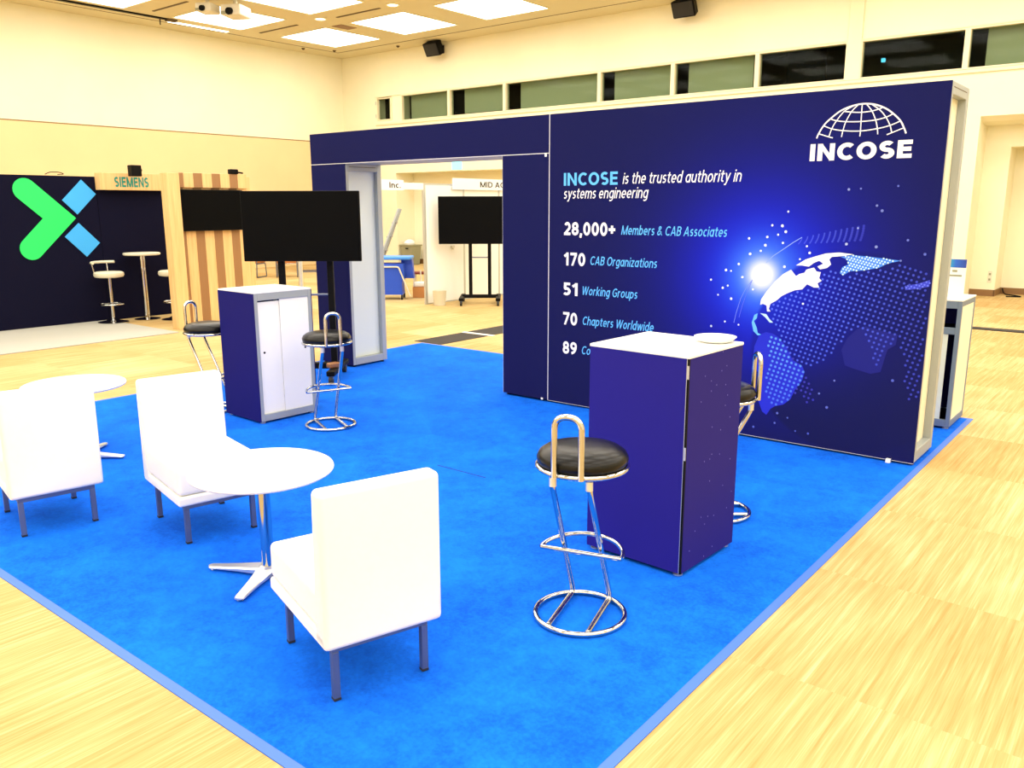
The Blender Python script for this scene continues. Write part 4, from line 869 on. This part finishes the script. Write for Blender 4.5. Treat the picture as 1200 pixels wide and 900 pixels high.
rb = thing('folding_bench', 'low dark red topped bench between blue cart and white partition', 'bench', (-10.45, 6.05, 0), math.radians(38.6))
MB().box(-.22, .55, -.14, .14, .37, .41, .008).build('seat', 'red', rb)
for x in (-.16, .48): MB().box(x-.02, x+.02, -.12, -.09, 0, .37).box(x-.02, x+.02, .09, .12, 0, .37).box(x-.018, x+.018, -.09, .09, .05, .075).build('leg_frame', 'binwhite', rb)
gb = thing('refuse_bin', 'large grey green bin with white bags on top, in the far recess', 'bin', (-16.45, 11.62, 0))
b = bmesh.new(); bmesh.ops.create_cube(b, size=1.0)
for v in b.verts: f = 1.0 if v.co.z > 0 else .82; v.co = Vector((v.co.x*.46*f, v.co.y*.42*f, .28+v.co.z*.56))
bmesh.ops.bevel(b, geom=b.edges[:], offset=.02, segments=2, affect='EDGES', profile=0.5); mb = MB(); mb.join(b); mb.build('body', 'bin', gb)
MB().box(-.25, .25, -.23, .23, .54, .58, .01).build('rim', 'bin', gb); MB().box(.02, .12, -.237, -.22, .46, .49).build('handle_slot', 'black', gb)
MB().lathe([(.14, 0), (.16, .04), (.12, .11), (.05, .14), (0, .145)], 14, (-.05, 0, .58)).build('white_bag', 'ptext', gb)
# distant conference chairs in the gap under the television
def conference_chair(label, loc, ang):
    t = thing('conference_chair', label, 'chair', loc, ang, 'orange brown conference chairs far behind the television')
    MB().box(-.23, .23, -.22, .24, .34, .40, .02).build('seat', 'orange', t); MB().box(-.23, .23, -.27, -.23, .56, .86, .015).build('backrest', 'orange', t)
    for s in (-1, 1): MB().tube(fillet([(s*.24, -.25, .84), (s*.24, -.24, .36), (s*.24, -.26, .012), (s*.24, .24, .012), (s*.24, .20, .33), (s*.24, -.20, .33)], .05), .014).build('leg_frame', 'steel', t)
    MB().cyl((-.24, -.2, .33), (.24, -.2, .33), .010).cyl((-.24, .18, .33), (.24, .18, .33), .010).build('cross_bar', 'chrome', t)
    return t
CC = conference_chair('orange brown conference chair under the left end of the television, beside the timber wall', (-16.3, 6.15, 0), .5)
dup(CC, (-15.75, 6.75, 0), .9, 'orange brown conference chair left of the thick left television pole')
dup(CC, (-16.7, 8.1, 0), 2.4, 'orange brown conference chair right of the thick left television pole')
dup(CC, (-16.35, 8.75, 0), 2.2, 'orange brown conference chair beside the slim shiny post, left of the navy pillar')
# right side: outlet and cable
o_ = thing('wall_outlet', 'small pale outlet plate low on the wall of the right recess', 'socket', (-1.60, Y2, .36))
MB().box(-.035, .035, -.008, 0, -.11, .11, .003).build('plate', 'binwhite', o_); MB().box(-.018, .018, -.010, -.007, .03, .07).box(-.018, .018, -.010, -.007, -.07, -.03).build('socket_face', 'bin', o_)
tag(MB().tube(fillet([(-1.46, 12.72, .10), (-1.40, 12.55, .012), (-1.15, 12.35, .012), (-1.05, 12.2, .012), (-1.3, 12.1, .012)], .08), .011).build('power_cable', 'black'), 'thin black cable on the floor of the right recess by the brown baseboard', 'cable')

# ------------------------------------------------------------------ look
wd = bpy.data.worlds.new('world'); bpy.context.scene.world = wd; wd.use_nodes = True
wd.node_tree.nodes['Background'].inputs[0].default_value = (.9, .85, .7, 1); wd.node_tree.nodes['Background'].inputs[1].default_value = .2
sc = bpy.context.scene; vs = sc.view_settings
sc.display_settings.display_device = 'sRGB'; vs.view_transform = 'Standard'; vs.look = 'None'; vs.gamma = 1.0; vs.use_curve_mapping = False; vs.exposure = 0.0
sc.cycles.max_bounces = 8; sc.cycles.diffuse_bounces = 5; sc.cycles.glossy_bounces = 4; sc.cycles.sample_clamp_indirect = 8.0
